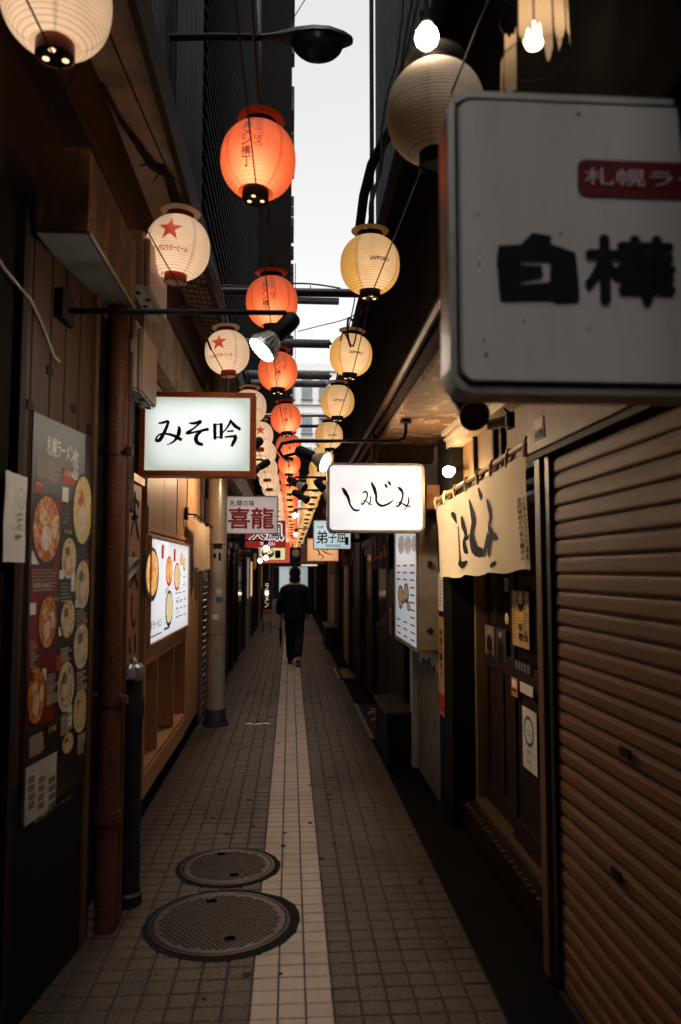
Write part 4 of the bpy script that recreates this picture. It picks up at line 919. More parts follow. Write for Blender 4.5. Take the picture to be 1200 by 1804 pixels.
m = MB().box((.97,5.37,1.62), (1.0,5.393,1.66)).build('hasp', DARKMETAL, ml)

# dark storage box, threshold mat
t = thing('storage_box', 'black storage box on the ground under the white pilaster', 'box', (.9, 6.8, 0))
MB().box((.80,6.37,-.02), (1.04,7.25,.40)).build('body', mat('black_plastic', (.009,.0095,.0095), .6, spec=.1), t, bevel=.008)
MB().box((.785,6.35,.402), (1.05,7.27,.432)).build('lid', mat('dark_green_lid', (.03,.03,.026), .6, spec=.15), t, bevel=.006)
def mat_thing(label, x0, x1, y0, y1, inkm, strokes):
    t = thing('door_mat', label, 'mat', (x0, y0, 0)); MB().box((x0,y0,-.02), (x1,y1,.012)).build('mat', mat('black_rubber', (.012,.011,.011), .8, bump=.6, bscale=200), t)
    m = MB(); fnm = lambda a, b: Vector((x0+(x1-x0)*b, y0+(y1-y0)*a, .0135))
    for st in strokes: stroke(m, fnm, st, rough=.1)
    m.build('mat_lettering', inkm, t); MB().box((x0-.045,y0,-.02), (x0-.004,y1,.02)).build('edge_strip', mat('worn_alu_strip', (.22,.21,.19), .4, .7), t); return t
mat_thing('black door mat with yellow strokes and a metal edge strip', .80, 1.05, 7.3, 9.2, mat('mat_yellow', (.5,.28,.06), .8), [[(.1+.1*i+random.uniform(-.02,.02),.25+.3*(i % 2),.05),(.14+.1*i,.55,.06),(.1+.1*i,.8,.03)] for i in range(8)])
mat_thing('black door mat with pale orange lettering farther down the alley', .74, .98, 11.3, 12.6, mat('mat_orange', (.5,.3,.15), .8), [[(.12+.13*i,.2,.07),(.16+.13*i,.5,.08),(.12+.13*i,.85,.05)] for i in range(6)])

# ------------------------------------------------------------------ projecting signs
def rrect(w, h, r, n=6):
    pts = []
    for cx, cy, a0 in ((w-r,r,-90),(w-r,h-r,0),(r,h-r,90),(r,r,180)):
        for j in range(n+1): a = R(a0+90*j/n); pts.append((cx+r*math.cos(a), cy+r*math.sin(a)))
    return pts
def sign_box(name, label, u0, v0, u1, v1, Y, depth, radius, face_m, rim_m, rim=.016, group='lightbox signs over the alley', proud=.0, bracket=None, cat='sign'):
    p0, p1 = PY(u0, v0, Y), PY(u1, v1, Y); w, h = p1.x-p0.x, p0.z-p1.z
    t = thing(name, label, cat, (p0.x, Y, p1.z), group)
    pl = Plane((p0.x, Y, p0.z), (1,0,0), (0,-1,0))
    rr = rrect(w, h, radius); ri = rrect(w-2*rim, h-2*rim, max(radius-rim, .004))
    MB().prism([(p0.x+x, Y+.012, p1.z+z) for x, z in rr], (0,depth,0)).build('casing', rim_m, t, bevel=.004)
    m = MB(); n = len(rr)
    a = [(p0.x+x, Y, p1.z+z) for x, z in rr]; b = [(p0.x+rim+x, Y, p1.z+rim+z) for x, z in ri]; c = [(x, Y+.0115, z) for x, y, z in a]; d = [(x, Y+.0115, z) for x, y, z in b]
    m.add(a+b+c+d, [(i, (i+1) % n, n+(i+1) % n, n+i) for i in range(n)]+[(2*n+i, i, (i+1) % n, 2*n+(i+1) % n)[::-1] for i in range(n)]+[(n+i, n+(i+1) % n, 3*n+(i+1) % n, 3*n+i) for i in range(n)])
    m.build('rim', rim_m, t, smooth=False)
    rf = rrect(w-2*rim-.004, h-2*rim-.004, max(radius-rim-.002, .003))
    fy = Y+.004-proud
    m = MB().prism([(p0.x+rim+.002+x, fy, p1.z+rim+.002+z) for x, z in rf], (0,.0115-.004+proud-.0005,0)); m.build('face', face_m, t, bevel=.002 if proud < .01 else .012, seg=1 if proud < .01 else 3, smooth=proud >= .01)
    if bracket:
        x1 = bracket; s = 1 if x1 > p0.x else -1; xe = p1.x if s > 0 else p0.x
        m = MB(); 
        for zz in (p1.z+h*.25, p1.z+h*.72): m.box((xe+s*.002, Y+depth*.35, zz), (x1, Y+depth*.65, zz+.05))
        m.build('bracket', DARKMETAL, t)
    pl.o = Vector((p0.x, fy, p0.z)); fn = lambda s, tt: pl.at(s, tt, .0025)
    return t, pl, fn, w, h
def sign_text(t, pl, name, text, u0, v0, u1, v1, m_, bold=.02, vertical=False, h=.0025):
    s0, t0 = pl.hit(u0, v0); s1, t1 = pl.hit(u1, v1); m = MB(); text_on(m, lambda a, b: pl.at(a, b, h), text, s0, t0, s1, t1, bold, vertical); return m.build(name, m_, t)

# big unlit sign near the viewer
t, pl, fn, w, h = sign_box('projecting_sign', 'huge unlit white sign with fat black characters and a red label', 788, 158, 1340, 700, 1.50, .085, .05, WHITEPLASTIC, SIGNRIM, rim=.014, proud=.012, bracket=1.3)
m = MB(); s0, t0 = pl.hit(1016, 281); rr = rrect(.36, .079, .02)
m.add([pl.at(s0+x, t0+.079-z, .002) for x, z in rr], [list(range(len(rr)))]); m.build('red_label', mat('maroon_print', (.13,.012,.012), .4, bump=0), t)
sign_text(t, pl, 'label_lettering', '札幌ラーメン', 1029, 297, 1345, 337, mat('pale_pink_print', (.55,.42,.4), .5, bump=0), .012, h=.0035)
m = MB(); cv = lambda u, v: pl.at(*pl.hit(u, v), .003)
px3 = lambda pts: [cv(700+x*.4167, y*.4167) for x, y in pts]
outer = [(425,1040),(520,1035),(570,985),(650,1000),(648,1033),(752,1070),(770,1275),(668,1280),(660,1268),(435,1270)]
m.add(px3([(425,1040),(520,1035),(570,985),(650,1000),(648,1033),(752,1070),(757,1105),(418,1105)]), [list(range(8))])
m.add(px3([(418,1105),(520,1105),(516,1205),(428,1215),(425,1160)]), [list(range(5))]); m.add(px3([(645,1105),(757,1105),(766,1200),(642,1195)]), [(0,1,2,3)])
m.add(px3([(428,1215),(516,1205),(642,1195),(766,1200),(770,1275),(668,1280),(660,1268),(435,1270)]), [list(range(8))]); m.add(px3([(519,1122),(610,1125),(615,1170),(518,1190)]), [(0,1,2,3)])
m.build('black_character', INK, t)
s0, t0 = pl.hit(1030, 417); s1, t1 = pl.hit(1188, 534); m = MB(); text_on(m, lambda a, b: pl.at(a, b, .003), '樺', s0, t0, s1, t1, .06); m.build('black_character', INK, t)

for (x_, y_, q_) in ((765,485,9),(340,910,6),(345,1060,5),(345,1115,7),(365,1440,7),(375,1500,8),(690,990,6),(910,552,4),(535,1360,6),(810,1390,5),(655,600,4)):     # rusty pits in the acrylic
    s0, t0 = pl.hit(700+x_*.4167, y_*.4167); m = MB(); m.add([pl.at(s0+q_*.00046*math.cos(k*.9)*random.uniform(.6,1.3), t0+q_*.0006*math.sin(k*.9)*random.uniform(.6,1.5), .0012) for k in range(7)], [list(range(7))]); m.build('pit_mark', mat('rusty_pit', (.12,.08,.06), .8, bump=0), t)
for (u_, v_) in ((803,180),(803,672)):
    q_ = PY(u_, v_, 1.5); MB().lathe([(.004,0),(.0035,.002)], (q_.x, 1.4985, q_.z), 10, axis=(0,-1,0)).build('screw', ALU, t)

# orange framed lit sign
t, pl, fn, w, h = sign_box('projecting_sign', 'lit white sign with bold black characters in an orange wooden frame', 247, 689, 449, 839, 4.5, .13, .003, lit_face('lit_white_green', (.93,.97,.93), .95, 0, 1, .72, (.62,.72,.62)), ORANGEWOOD, rim=.030, bracket=-1.0)
m = MB(); cz = lambda u, v: pl.hit(u, v)
WK = 1.55
L1 = [[(838,798,6),(862,794,9),(888,788,10),(884,812,11),(868,848,12),(846,884,14),(829,890,10),(828,874,7),(846,856,6),(880,853,8),(920,864,11),(962,886,12)], [(946,812,6),(948,838,14),(940,866,13),(918,894,8),(884,912,3)],
      [(1000,797,6),(1030,797,10),(1062,788,10),(1030,820,7),(988,850,10),(1040,842,8),(1104,828,12)], [(1070,838,5),(1044,858,12),(1036,878,14),(1044,900,14),(1074,911,10)]]
brush_on(fn, cz, L1, 1/3, 0, 480, m, (4.5/FPX)/3*WK)
L1 = [[(86,618,11),(86,660,12),(87,704,10)], [(120,616,11),(120,660,12),(120,700,10)], [(84,624,5),(122,622,5)], [(86,692,5),(120,690,5)], [(172,598,8),(158,630,8),(128,668,4)], [(168,602,6),(190,628,13),(222,652,10)], [(150,660,6),(186,657,8)], [(138,690,6),(170,687,8),(202,684,10)], [(198,686,13),(188,712,13),(174,740,9)]]
brush_on(fn, cz, L1, 1/3, 350, 540, m, (4.5/FPX)/3*WK)
m.build('bold_lettering', INK, t)
# lit brush sign
t, pl, fn, w, h = sign_box('projecting_sign', 'lit white sign with thin black brush kana and rounded corners', 577, 815, 749, 938, 5.2, .16, .045, lit_face('lit_white', (.93,.92,.95), .80, 0, 2, .93), mat('warm_grey_rim', (.4,.35,.29), .35, .4), rim=.014, bracket=None)
m = MB(); cv2 = lambda u, v: pl.hit(u, v)
L2 = [[(758,958,6),(772,978,16),(790,1010,12),(800,1045,8),(818,1072,9),(838,1078,8),(855,1073,3)], [(866,985,4),(882,978,7),(892,992,6),(884,1022,5),(866,1046,7),(862,1034,3),(880,1026,3),(905,1044,5),(920,1048,2)], [(908,1002,4),(908,1030,5),(896,1056,2)],
      [(912,928,6),(928,962,14),(938,1000,10),(940,1030,9),(958,1050,11),(980,1052,9),(1008,1040,8),(1034,1018,2)], [(984,938,6),(992,950,10),(996,960,3)], [(1000,924,6),(1010,936,10),(1014,948,3)],
      [(1052,955,5),(1066,965,13),(1078,985,9),(1076,1015,7),(1062,1046,10),(1046,1058,5),(1044,1042,3),(1062,1034,4),(1092,1050,8),(1124,1058,3)], [(1108,1006,4),(1110,1030,7),(1098,1060,5),(1076,1084,2)]]
brush_on(fn, cv2, L2, 1/3, 350, 540, m, (5.2/FPX)/3*1.35)
m.build('brush_lettering', INK, t)
q = PY(749, 850, 5.25); MB().box((q.x+.002,5.22,q.z-.19), (1.03,5.30,q.z-.02)).build('wooden_bracket', LINTEL, t, bevel=.003)
q2_ = PY(663, 815, 5.25); MB().tube([(q2_.x,5.27,q2_.z),(q2_.x+.02,5.27,2.5)], .008, 6).build('hanger', DARKMETAL, t)

# signs farther down
FACE_PINK = lit_face('dim_pinkish_white', (.5,.38,.34), .62, 0, 1, .85)
t, pl, fn, w, h = sign_box('projecting_sign', 'dim pinkish sign with two red characters under small black ones', 396, 873, 490, 941, 9.2, .12, .02, FACE_PINK, SIGNRIM, rim=.010, bracket=-1.0)
sign_text(t, pl, 'small_lettering', '札幌の味', 406, 881, 448, 892, INK, .02); DRED = emit('dim_lit_red_character', (.36,.02,.02), .16, (.32,.025,.025)); sign_text(t, pl, 'red_lettering', '喜', 403, 895, 440, 931, DRED, .045); sign_text(t, pl, 'red_lettering', '龍', 443, 895, 482, 931, DRED, .045)
RED_FACE = emit('lit_red_face', (.32,.012,.012), .62, (.3,.02,.02))
t, pl, fn, w, h = sign_box('projecting_sign', 'red sign with white-edged black characters and small latin capitals', 432, 917, 503, 965, 12.2, .12, .02, RED_FACE, SIGNRIM, rim=.008, bracket=-1.0)
LW = emit('lit_white_print', (.9,.88,.85), .7, (.7,.7,.7))
for ch, u0, u1 in (('天',440,468),('鳳',470,499)):
    sign_text(t, pl, 'white_outline', ch, u0, 923, u1, 952, LW, .13); sign_text(t, pl, 'black_lettering', ch, u0+1, 924, u1-1, 951, INK, .03, h=.0045)
sign_text(t, pl, 'latin_lettering', 'TENHOU', 458, 955, 484, 961, LW, .02)
t, pl, fn, w, h = sign_box('projecting_sign', 'small lit yellow-green sign with a bowl picture below the red sign', 456, 961, 503, 987, 15.0, .1, .012, emit('lit_pale_yellow', (.72,.68,.34), .75, (.5,.5,.3)), SIGNRIM, rim=.008, bracket=-1.0)
m = MB(); disc_on(m, pl, w*.34, h*.5, w*.24, h*.36, .003); o = m.build('bowl_print', LDARK, t); m = MB(); disc_on(m, pl, w*.34, h*.4, w*.19, h*.2, .0045); m.build('broth_print', LSOUP[1], o)
sign_text(t, pl, 'lettering', '一', 485, 970, 494, 982, INK, .08); sign_text(t, pl, 'lettering', '番', 485, 974, 494, 984, INK, .05)
t, pl, fn, w, h = sign_box('projecting_sign', 'lit red sign showing its edge behind the yellow-green sign', 458, 956, 511, 992, 16.8, .1, .012, emit('lit_scarlet', (.62,.07,.05), .7, (.4,.05,.04)), SIGNRIM, rim=.008, bracket=-1.0)
t, pl, fn, w, h = sign_box('projecting_sign', 'lit pale blue sign with black brush characters and small latin capitals', 552, 916, 619, 968, 10.6, .12, .02, lit_face('lit_pale_blue', (.62,.76,.80), .72, 0, 1, .85), SIGNRIM, rim=.010, bracket=1.1)
for ch, u0, u1, v0, v1, b in (('弟',558,577,935,958,.035),('子',579,593,938,956,.03),('屈',594,609,937,956,.03)): sign_text(t, pl, 'brush_lettering', ch, u0, v0, u1, v1, INK, b)
sign_text(t, pl, 'latin_lettering', 'TESHIKAGA', 573, 959, 600, 963.5, INK, .02); sign_text(t, pl, 'blue_lettering', '札幌', 559, 926, 570, 931, BLUEINK, .02)
s0, t0 = pl.hit(608, 946); s1, t1 = pl.hit(614, 960); m = MB(); m.slab(pl, s0, t0, s1, t1, 0, .0022); m.build('red_seal', REDINK, t)
t, pl, fn, w, h = sign_box('projecting_sign', 'glowing orange sign with slanting brush strokes below the pale blue sign', 541, 948, 597, 989, 15.2, .14, .012, lit_face('lit_orange', (.95,.42,.14), .85, 0, 1, .75), mat('cream_rim', (.6,.48,.32), .4), rim=.010, bracket=1.1)
m = MB()
for st in ([(.3,.5,.03),(.4,.62,.04),(.34,.75,.02)], [(.45,.4,.02),(.55,.6,.04),(.8,.72,.02)], [(.6,.45,.02),(.66,.55,.03)], [(.4,.7,.03),(.52,.78,.03),(.46,.9,.02)]): stroke(m, fn, [(a*w, b*h, c*w) for a, b, c in st])
m.build('brush_lettering', INK, t)
t, pl, fn, w, h = sign_box('projecting_sign', 'brown boxy sign tucked behind the glowing orange sign', 530, 958, 572, 994, 19.0, .5, .012, mat('brown_sign_face', (.25,.12,.07), .5), mat('brown_sign_case', (.2,.1,.06), .5), rim=.010, bracket=None)
MB().tube([(pl.o.x+.3,19.2,pl.o.z),(pl.o.x+.3,19.2,2.8)], .015, 6).build('hanger', DARKMETAL, t)

# ------------------------------------------------------------------ paper lanterns
LR = .17
def body_profile(hz, zt, zb, n=78, nrib=26):
    out = []
    for i in range(n+1):
        z = zb+(zt-zb)*i/n; q = abs(z/hz)
        r_ = LR*max(.05, 1-q**2.25)**(1/2.15)
        ph = ((z-zb)/(zt-zb)*nrib) % 1.0
        out.append((r_*(1+.010*math.sin(math.pi*ph)), z))
    return out
def lantern_proto(name, label, cat, group, paper, ring_top, collar_m, ring_bot, bot_disc, holes):
    t = thing(name, label, cat, (0,0,0), group)
    prof = body_profile(.172, .153, -.156)
    MB().lathe(prof, n=40, caps=False).build('paper_shade', paper, t, smooth=True)
    MB().lathe([(.072,.138),(.074,.186),(.066,.186),(.064,.138)], n=28, caps=False).build('top_ring', ring_top, t, smooth=True)
    MB().lathe([(.074,.187),(.108,.196),(.109,.2),(.07,.193)], n=28, caps=False).build('top_collar', collar_m, t, smooth=True)
    MB().lathe([(.054,-.142),(.060,-.147),(.061,-.193),(.055,-.196)], n=28, caps=False).build('bottom_ring', ring_bot, t, smooth=True)
    MB().lathe([(.0545,-.190),(.0545,-.1875)], n=28).build('bottom_plate', bot_disc, t)
    if holes:
        for a in (20, 150, 265): MB().lathe([(.0095,-.1925),(.0095,-.1905)], (.033*math.cos(R(a)),.032*math.sin(R(a)),0), 12).build('light_hole', HOLE, t)
    MB().tube([(0,0,.18),(0,0,.215),(.004,0,.25),(0,0,.30)], [.014,.016,.008,.005], 8).build('hook', BLACK, t)
    return t
def on_lantern(s, t_, lift=.0016):     # s: metres round the belly from the front, t_: height
    q = abs(t_/.172); r_ = LR*max(.05, 1-q**2.25)**(1/2.15)*1.01+lift; a = s/LR; return Vector((r_*math.sin(a), -r_*math.cos(a), t_))
HOLE = emit('lantern_hole_light', (1.0,.62,.32), 1.6)
P_ORANGE = lantern_paper('orange_lantern_paper', (1.15,.165,.045), 1.05, (.2,.03,.01), hot=(1.3,.40,.16), bulb=(0,-.05,-.06))
P_WHITE = lantern_paper('white_lantern_paper', (1.08,.68,.40), .95, (.36,.28,.2), hot=(1.15,.80,.55), dark=.66, bulb=(0,-.02,-.03))
P_YELLOW = lantern_paper('yellow_lantern_paper', (.95,.46,.10), .98, (.3,.2,.07), gore=(.97,.56,.27), hot=(1.05,.62,.20), dark=.58, bulb=(0,-.03,-.04))
P_DULL = lantern_paper('dull_lantern_paper', (.5,.3,.12), .03, (.62,.48,.32), gore=(.5,.4,.34), dark=.6)
REDRING = mat('dark_red_lacquer', (.15,.015,.012), .4, bump=0); CREAMRING = mat('cream_lacquer', (.55,.42,.28), .5, bump=0); ORRING = mat('orange_lacquer', (.45,.08,.03), .45, bump=0)
BRIGHTRED = mat('red_lacquer', (.4,.04,.02), .4, bump=0)
lo = lantern_proto('paper_lantern', 'x', 'lantern', 'orange paper lanterns of the middle row', P_ORANGE, BLACK, ORRING, BLACK, BLACK, True)
m = MB(); text_on(m, lambda a, b: on_lantern(a, b), '元祖さっぽろ', .006, .135, .044, -.035, .05, True); text_on(m, lambda a, b: on_lantern(a, b), 'ラーメン横丁', -.050, .135, -.008, -.115, .06, True)
m.build('lettering', emit('lit_lantern_ink', (.42,.055,.03), .55, (.16,.06,.05)), lo)
lw = lantern_proto('paper_lantern', 'x', 'lantern', 'white paper lanterns of the row by the eaves', P_WHITE, REDRING, CREAMRING, BRIGHTRED, mat('white_enamel', (.6,.6,.56), .4), False)
m = MB(); star = []
for i in range(10): a = R(90+36*i); q = .068 if i % 2 == 0 else .027; star.append((q*math.cos(a), .034+q*math.sin(a)))
tri = []
for i in range(10): tri.append([on_lantern(0, .034)]+[on_lantern(star[i][0]*f+star[(i+1) % 10][0]*g, .034+(star[i][1]-.034)*f+(star[(i+1) % 10][1]-.034)*g) for f, g in ((1,0),(.5,.5),(0,1))])
for tr in tri:
    a, b, c, d = tr; m.add([a, b, c, d, (a+b)/2, (a+d)/2], [(4,1,2,3,5)]); m.add([a, (a+b)/2, (a+d)/2], [(0,1,2)])
m.v = [tuple(on_lantern(math.atan2(x, -y)*LR, z)) for x, y, z in m.v]
m.build('star_print', emit('lit_star_red', (.6,.06,.03), .5, (.45,.04,.02)), lw)
m = MB(); text_on(m, lambda a, b: on_lantern(a, b), 'サッポロラガービール', -.10, -.050, .10, -.078, .05); m.build('lettering', emit('lit_red_lettering', (.5,.07,.03), .4, (.35,.04,.02)), lw)
ly = lantern_proto('paper_lantern', 'x', 'lantern', 'yellow paper lanterns of the row on the shutter side', P_YELLOW, BLACK, CREAMRING, BLACK, mat('dull_cream_disc', (.4,.35,.27), .5), True)
m = MB(); text_on(m, lambda a, b: on_lantern(a, b), 'SAPPORO', -.056, -.006, .056, -.028, .05); m.build('lettering', mat('brown_lantern_ink', (.10,.04,.02), .6, bump=0), ly)
ld = lantern_proto('paper_lantern', 'large unlit dusty beige lantern beside the bare bulb', 'lantern', None, P_DULL, BLACK, DARKMETAL, BLACK, BLACK, False)
ORD = ['largest', 'second largest', 'third largest', 'fourth largest', 'fifth largest', 'sixth largest', 'seventh largest', 'eighth largest', 'ninth largest', 'tenth largest']
def smooth_x(table, y):
    for (y0, x0), (y1, x1) in zip(table, table[1:]):
        if y <= y1: return x0+(x1-x0)*max(0, (y-y0)/(y1-y0))
    return table[-1][1]
def zc(y): return 1.6+1.80-.0215*(y-3.4)
rows = {}
def row(proto, ys, xt, zoff, word, tail):
    pts = []
    first = True
    for i, y in enumerate(ys):
        x = smooth_x(xt, y)+random.uniform(-.012,.012); z = zc(y)+zoff+random.uniform(-.02,.02)
        if i == 0 and y == 3.40: x, z = PY(455,283,3.4).x, PY(455,283,3.4).z
        o = proto if first else copy_tree(proto); first = False
        o.location = (x, y, z); o.rotation_euler = (random.uniform(-.06,.06), random.uniform(-.07,.07), random.uniform(-.3,.3))
        o['label'] = (ORD[i]+' '+word) if i < 10 else tail
        pts.append(Vector((x, y, z)))
    return pts
oy = [3.40, 4.98, 6.56, 8.50, 10.2] + [11.75+1.15*i for i in range(25)]
wy = [2.37, 4.08, 5.88, 7.7] + [9.3+1.25*i for i in range(25)]
yy = [4.29, 6.04, 7.65, 9.3] + [10.95+1.2*i for i in range(25)]
po = row(lo, oy, [(3.4,-.135),(5,-.12),(6.6,-.11),(8.5,-.07),(10.3,-.04),(14,-.02),(40,.12)], 0, 'orange paper lantern in the middle row', 'tiny orange paper lantern far down the middle row')
pw_ = row(lw, wy, [(2.37,-.725),(4.08,-.61),(5.88,-.50),(7.7,-.42),(9.3,-.39),(14,-.36),(40,-.1)], -.05, 'white star lantern in the row by the concrete eaves', 'tiny white star lantern far down the eaves row')
py_ = row(ly, yy, [(4.29,.455),(6,.47),(7.65,.475),(9.3,.46),(14,.44),(40,.30)], -.02, 'yellow gored lantern in the row on the shutter side', 'tiny yellow lantern far down the shutter side row')
q = PY(768, 200, 2.55); ld.location = q; ld.scale = (1,1,1); ld.rotation_euler = (0,0,.5)
# straighten the nearest ones to the photograph's own tilt
lw.rotation_euler = (0, 0, -.5); lw.location = PY(97, 97, 2.37)+Vector((0,0,.185))
for ch in lw.children:         # the nearest one has a dark foot with three lit holes
    if ch.name.startswith(('bottom_plate', 'bottom_ring')): ch.data = ch.data.copy(); ch.data.materials[0] = BLACK if 'plate' in ch.name else REDRING
for a in (60, 190, 300):
    o = MB().lathe([(.0105,-.1925),(.0105,-.1905)], (.033*math.cos(R(a)),.033*math.sin(R(a)),0), 12).build('light_hole', HOLE); o.parent = lw
def wire(name, label, pts, r_, m_=CABLE, sag=.03, k=5, cat='cable'):
    out = []
    for a, b in zip(pts, pts[1:]):
        for i in range(k):
            f = i/k; p = a.lerp(b, f); out.append(p+Vector((0,0,-sag*4*f*(1-f))))
    out.append(pts[-1]); mb = MB(); mb.tube(out, r_, 5); return tag(mb.build(name, m_, smooth=True), label, cat)
for pts, nm in ((po,'orange'),(pw_,'white'),(py_,'yellow')):
    top = [Vector((pts[0].x, -1.5, pts[0].z+.33))]+[p+Vector((0,0,.30)) for p in pts]
    wire('lantern_wire', 'black hanging wire along the tops of the %s lanterns' % nm, top, .005, sag=.02)
    bot = [Vector((pts[0].x-(.05 if nm != 'yellow' else -.2), -1.0, pts[0].z-.15))]+[p+Vector((.0,-.01,-.195)) for p in pts]
    wire('lantern_wire', 'black steadying wire along the bottoms of the %s lanterns' % nm, bot, .0035, sag=.012)

# ------------------------------------------------------------------ bulbs and torn lantern
q = PY(752, 66, 2.42)
t = bulb_thing('bare_bulb', 'bare glowing bulb above the dusty unlit lantern', q, .040, emit('white_bulb', (1.0,.80,.58), 22.0, (.8,.8,.7)), (0,0,1))
MB().tube([q+Vector((0,0,.1)), q+Vector((-.01,0,.3)), q+Vector((-.03,.0,.6))], .006, 6).build('flex', CABLE, t)
q = PY(941, 66, 1.85)
t = thing('torn_lantern', 'torn white paper lantern with its bulb showing above the big sign', 'lantern', q)
MB().lathe([(.001,-.03),(.02,-.024),(.03,0),(.026,.018),(.014,.035)], q, 18).build('bulb', emit('torn_bulb', (1.0,.66,.36), 12.0, (.8,.7,.5)), t, smooth=True)
MB().tube([q+Vector((0,0,.03)), q+Vector((0,0,.4))], .012, 8).build('flex', CABLE, t)
TORN, tn, to = nt_new('torn_paper'); a_ = N(tn, 'ShaderNodeBsdfTranslucent'); a_.inputs[0].default_value = (.8,.66,.5,1); b_ = N(tn, 'ShaderNodeBsdfDiffuse'); b_.inputs[0].default_value = (.66,.6,.52,1); mx = N(tn, 'ShaderNodeMixShader'); mx.inputs[0].default_value = .5
tn.links.new(a_.outputs[0], mx.inputs[1]); tn.links.new(b_.outputs[0], mx.inputs[2]); tn.links.new(mx.outputs[0], to.inputs[0])
for k, (a0, a1, zt, pts) in enumerate(((-.75,-.35,.14,[-.04,-.07,-.03,-.09]),(-.3,.2,.16,[-.05,-.02,-.10,-.13,-.09]),(.25,.7,.15,[-.03,-.09,-.05,-.02]),(-1.35,-.85,-.02,[-.16,-.18,-.18]),(-1.9,-1.45,-.06,[-.17,-.18]),(.8,1.1,.12,[-.02,-.05]))):
    m = MB(); n = len(pts)*3; top = []; bot = []
    for i in range(n+1):
        a = a0+(a1-a0)*i/n; r_ = .085; f = i/n*(len(pts)-1); j = min(int(f), len(pts)-2); zb = pts[j]+(pts[j+1]-pts[j])*(f-j)+random.uniform(-.008,.008)
        top.append(q+Vector((r_*math.sin(a), -r_*math.cos(a), zt+random.uniform(-.012,.012)))); bot.append(q+Vector((r_*1.05*math.sin(a), -r_*1.05*math.cos(a), zb)))
    m.add(top+bot, [(i, i+1, n+2+i, n+1+i) for i in range(n)]); m.build('torn_paper', TORN, t)
for z in (-.06, .05, .15): MB().lathe([(.086,z-.002),(.088,z),(.086,z+.002)], q, 24, caps=False).build('hoop', CABLE, t)

# ------------------------------------------------------------------ spotlights on arms
ALUFIN = mat('pale_aluminium', (.65,.64,.6), .4, .6)
def spot(name, label, head, aim, arm, led, size=.055, body=BLACK, shade=None, group=None, radius=.011):
    """head: where the arm meets the lamp holder; aim: where the lamp points; arm: points from the wall"""
    head = Vector(head); aim = Vector(aim).normalized(); t = thing(name, label, 'spotlight', head, group)
    MB().tube(arm+[head], radius, 10).build('arm', body, t, smooth=True)
    MB().lathe([(.035,0),(.035,.02)], arm[0], 14, axis=(arm[1]-arm[0])).build('wall_plate', body, t)
    MB().lathe([(.026,-.03),(.034,-.02),(.038,.0),(.036,.085),(.030,.10)], head, 18, axis=aim).build('lamp_holder', body, t, smooth=True)
    s = size; b0 = head+aim*.095
    MB().lathe([(.024,0),(.030,.01),(s*.96,.072),(s,.086),(s*.97,.092),(s*.92,.088)], b0, 26, axis=aim, caps=False).build('reflector', shade or ALUFIN, t, smooth=True)
    if shade is None:
        m = MB(); q = Vector((0,0,1)).rotation_difference(aim).to_matrix()
        for j in range(20):
            w = 2*math.pi*j/20; d = q @ Vector((math.cos(w), math.sin(w), 0)); e = q @ Vector((-math.sin(w), math.cos(w), 0))
            m.obox(b0+aim*.014+d*.032-e*.002, aim*.058+d*(s-.032), e*.004, d*.006)
        tag(m.build('cooling_rib', ALUFIN, t), kind='stuff')
    MB().lathe([(s*.9,0),(s*.9,.003)], b0+aim*.084, 26, axis=aim).build('lens', led, t)
    return t
LED = emit('led_lens', (1.0,.88,.74), 130.0, (.8,.8,.8)); LED2 = emit('led_lens_far', (1.0,.92,.84), 110.0, (.8,.8,.8)); OFFLENS = mat('dark_lens', (.05,.05,.05), .2, bump=0); WARMSPOT = emit('warm_spot_lens', (1.0,.66,.38), 650.0, (.8,.8,.8)); BELL = emit('bell_lens', (1.0,.74,.47), 420.0, (.8,.8,.8)); DIM = emit('dim_lens', (1.0,.84,.66), 14.0, (.8,.8,.8))
a = PY(128, 548, 3.1); hd = PY(512, 566, 3.12)
t = spot('spotlight', 'bright white spotlight on a long black arm above the orange framed sign', hd, (-.64,-.22,-.74), [Vector((-.93,3.1,a.z)), Vector((hd.x-.02,3.1,a.z+.012))], LED, .062)
MB().box((-.945,3.02,a.z-.05), (-.90,3.18,a.z+.07)).build('junction_box', BLACK, t, bevel=.004)
hd = PY(530, 796, 4.75); z0 = PY(500, 776, 4.6).z
spot('spotlight', 'white bell spotlight on a hooked arm beside the brush-lettered sign', hd, (.82,-.42,-.42), [Vector((.70,4.6,2.515)), Vector((.70,4.6,z0+.06)), Vector((.69,4.6,z0+.02)), Vector((.65,4.6,z0+.005)), Vector((.02,4.62,z0)), Vector((-.055,4.64,z0-.012)), Vector((-.075,4.66,z0-.05)), Vector((-.05,4.7,z0-.085))], BELL, .062, shade=mat('cream_enamel', (.6,.5,.4), .4))
hd = PY(811, 703, 3.05)
spot('spotlight', 'dark round spotlight fixed under the brown plywood soffit', hd, (.12,-.82,-.55), [hd+Vector((0,.06,.20)), hd+Vector((0,.04,.05))], OFFLENS, .062, shade=mat('scuffed_black_rim', (.05,.045,.04), .4, .4))
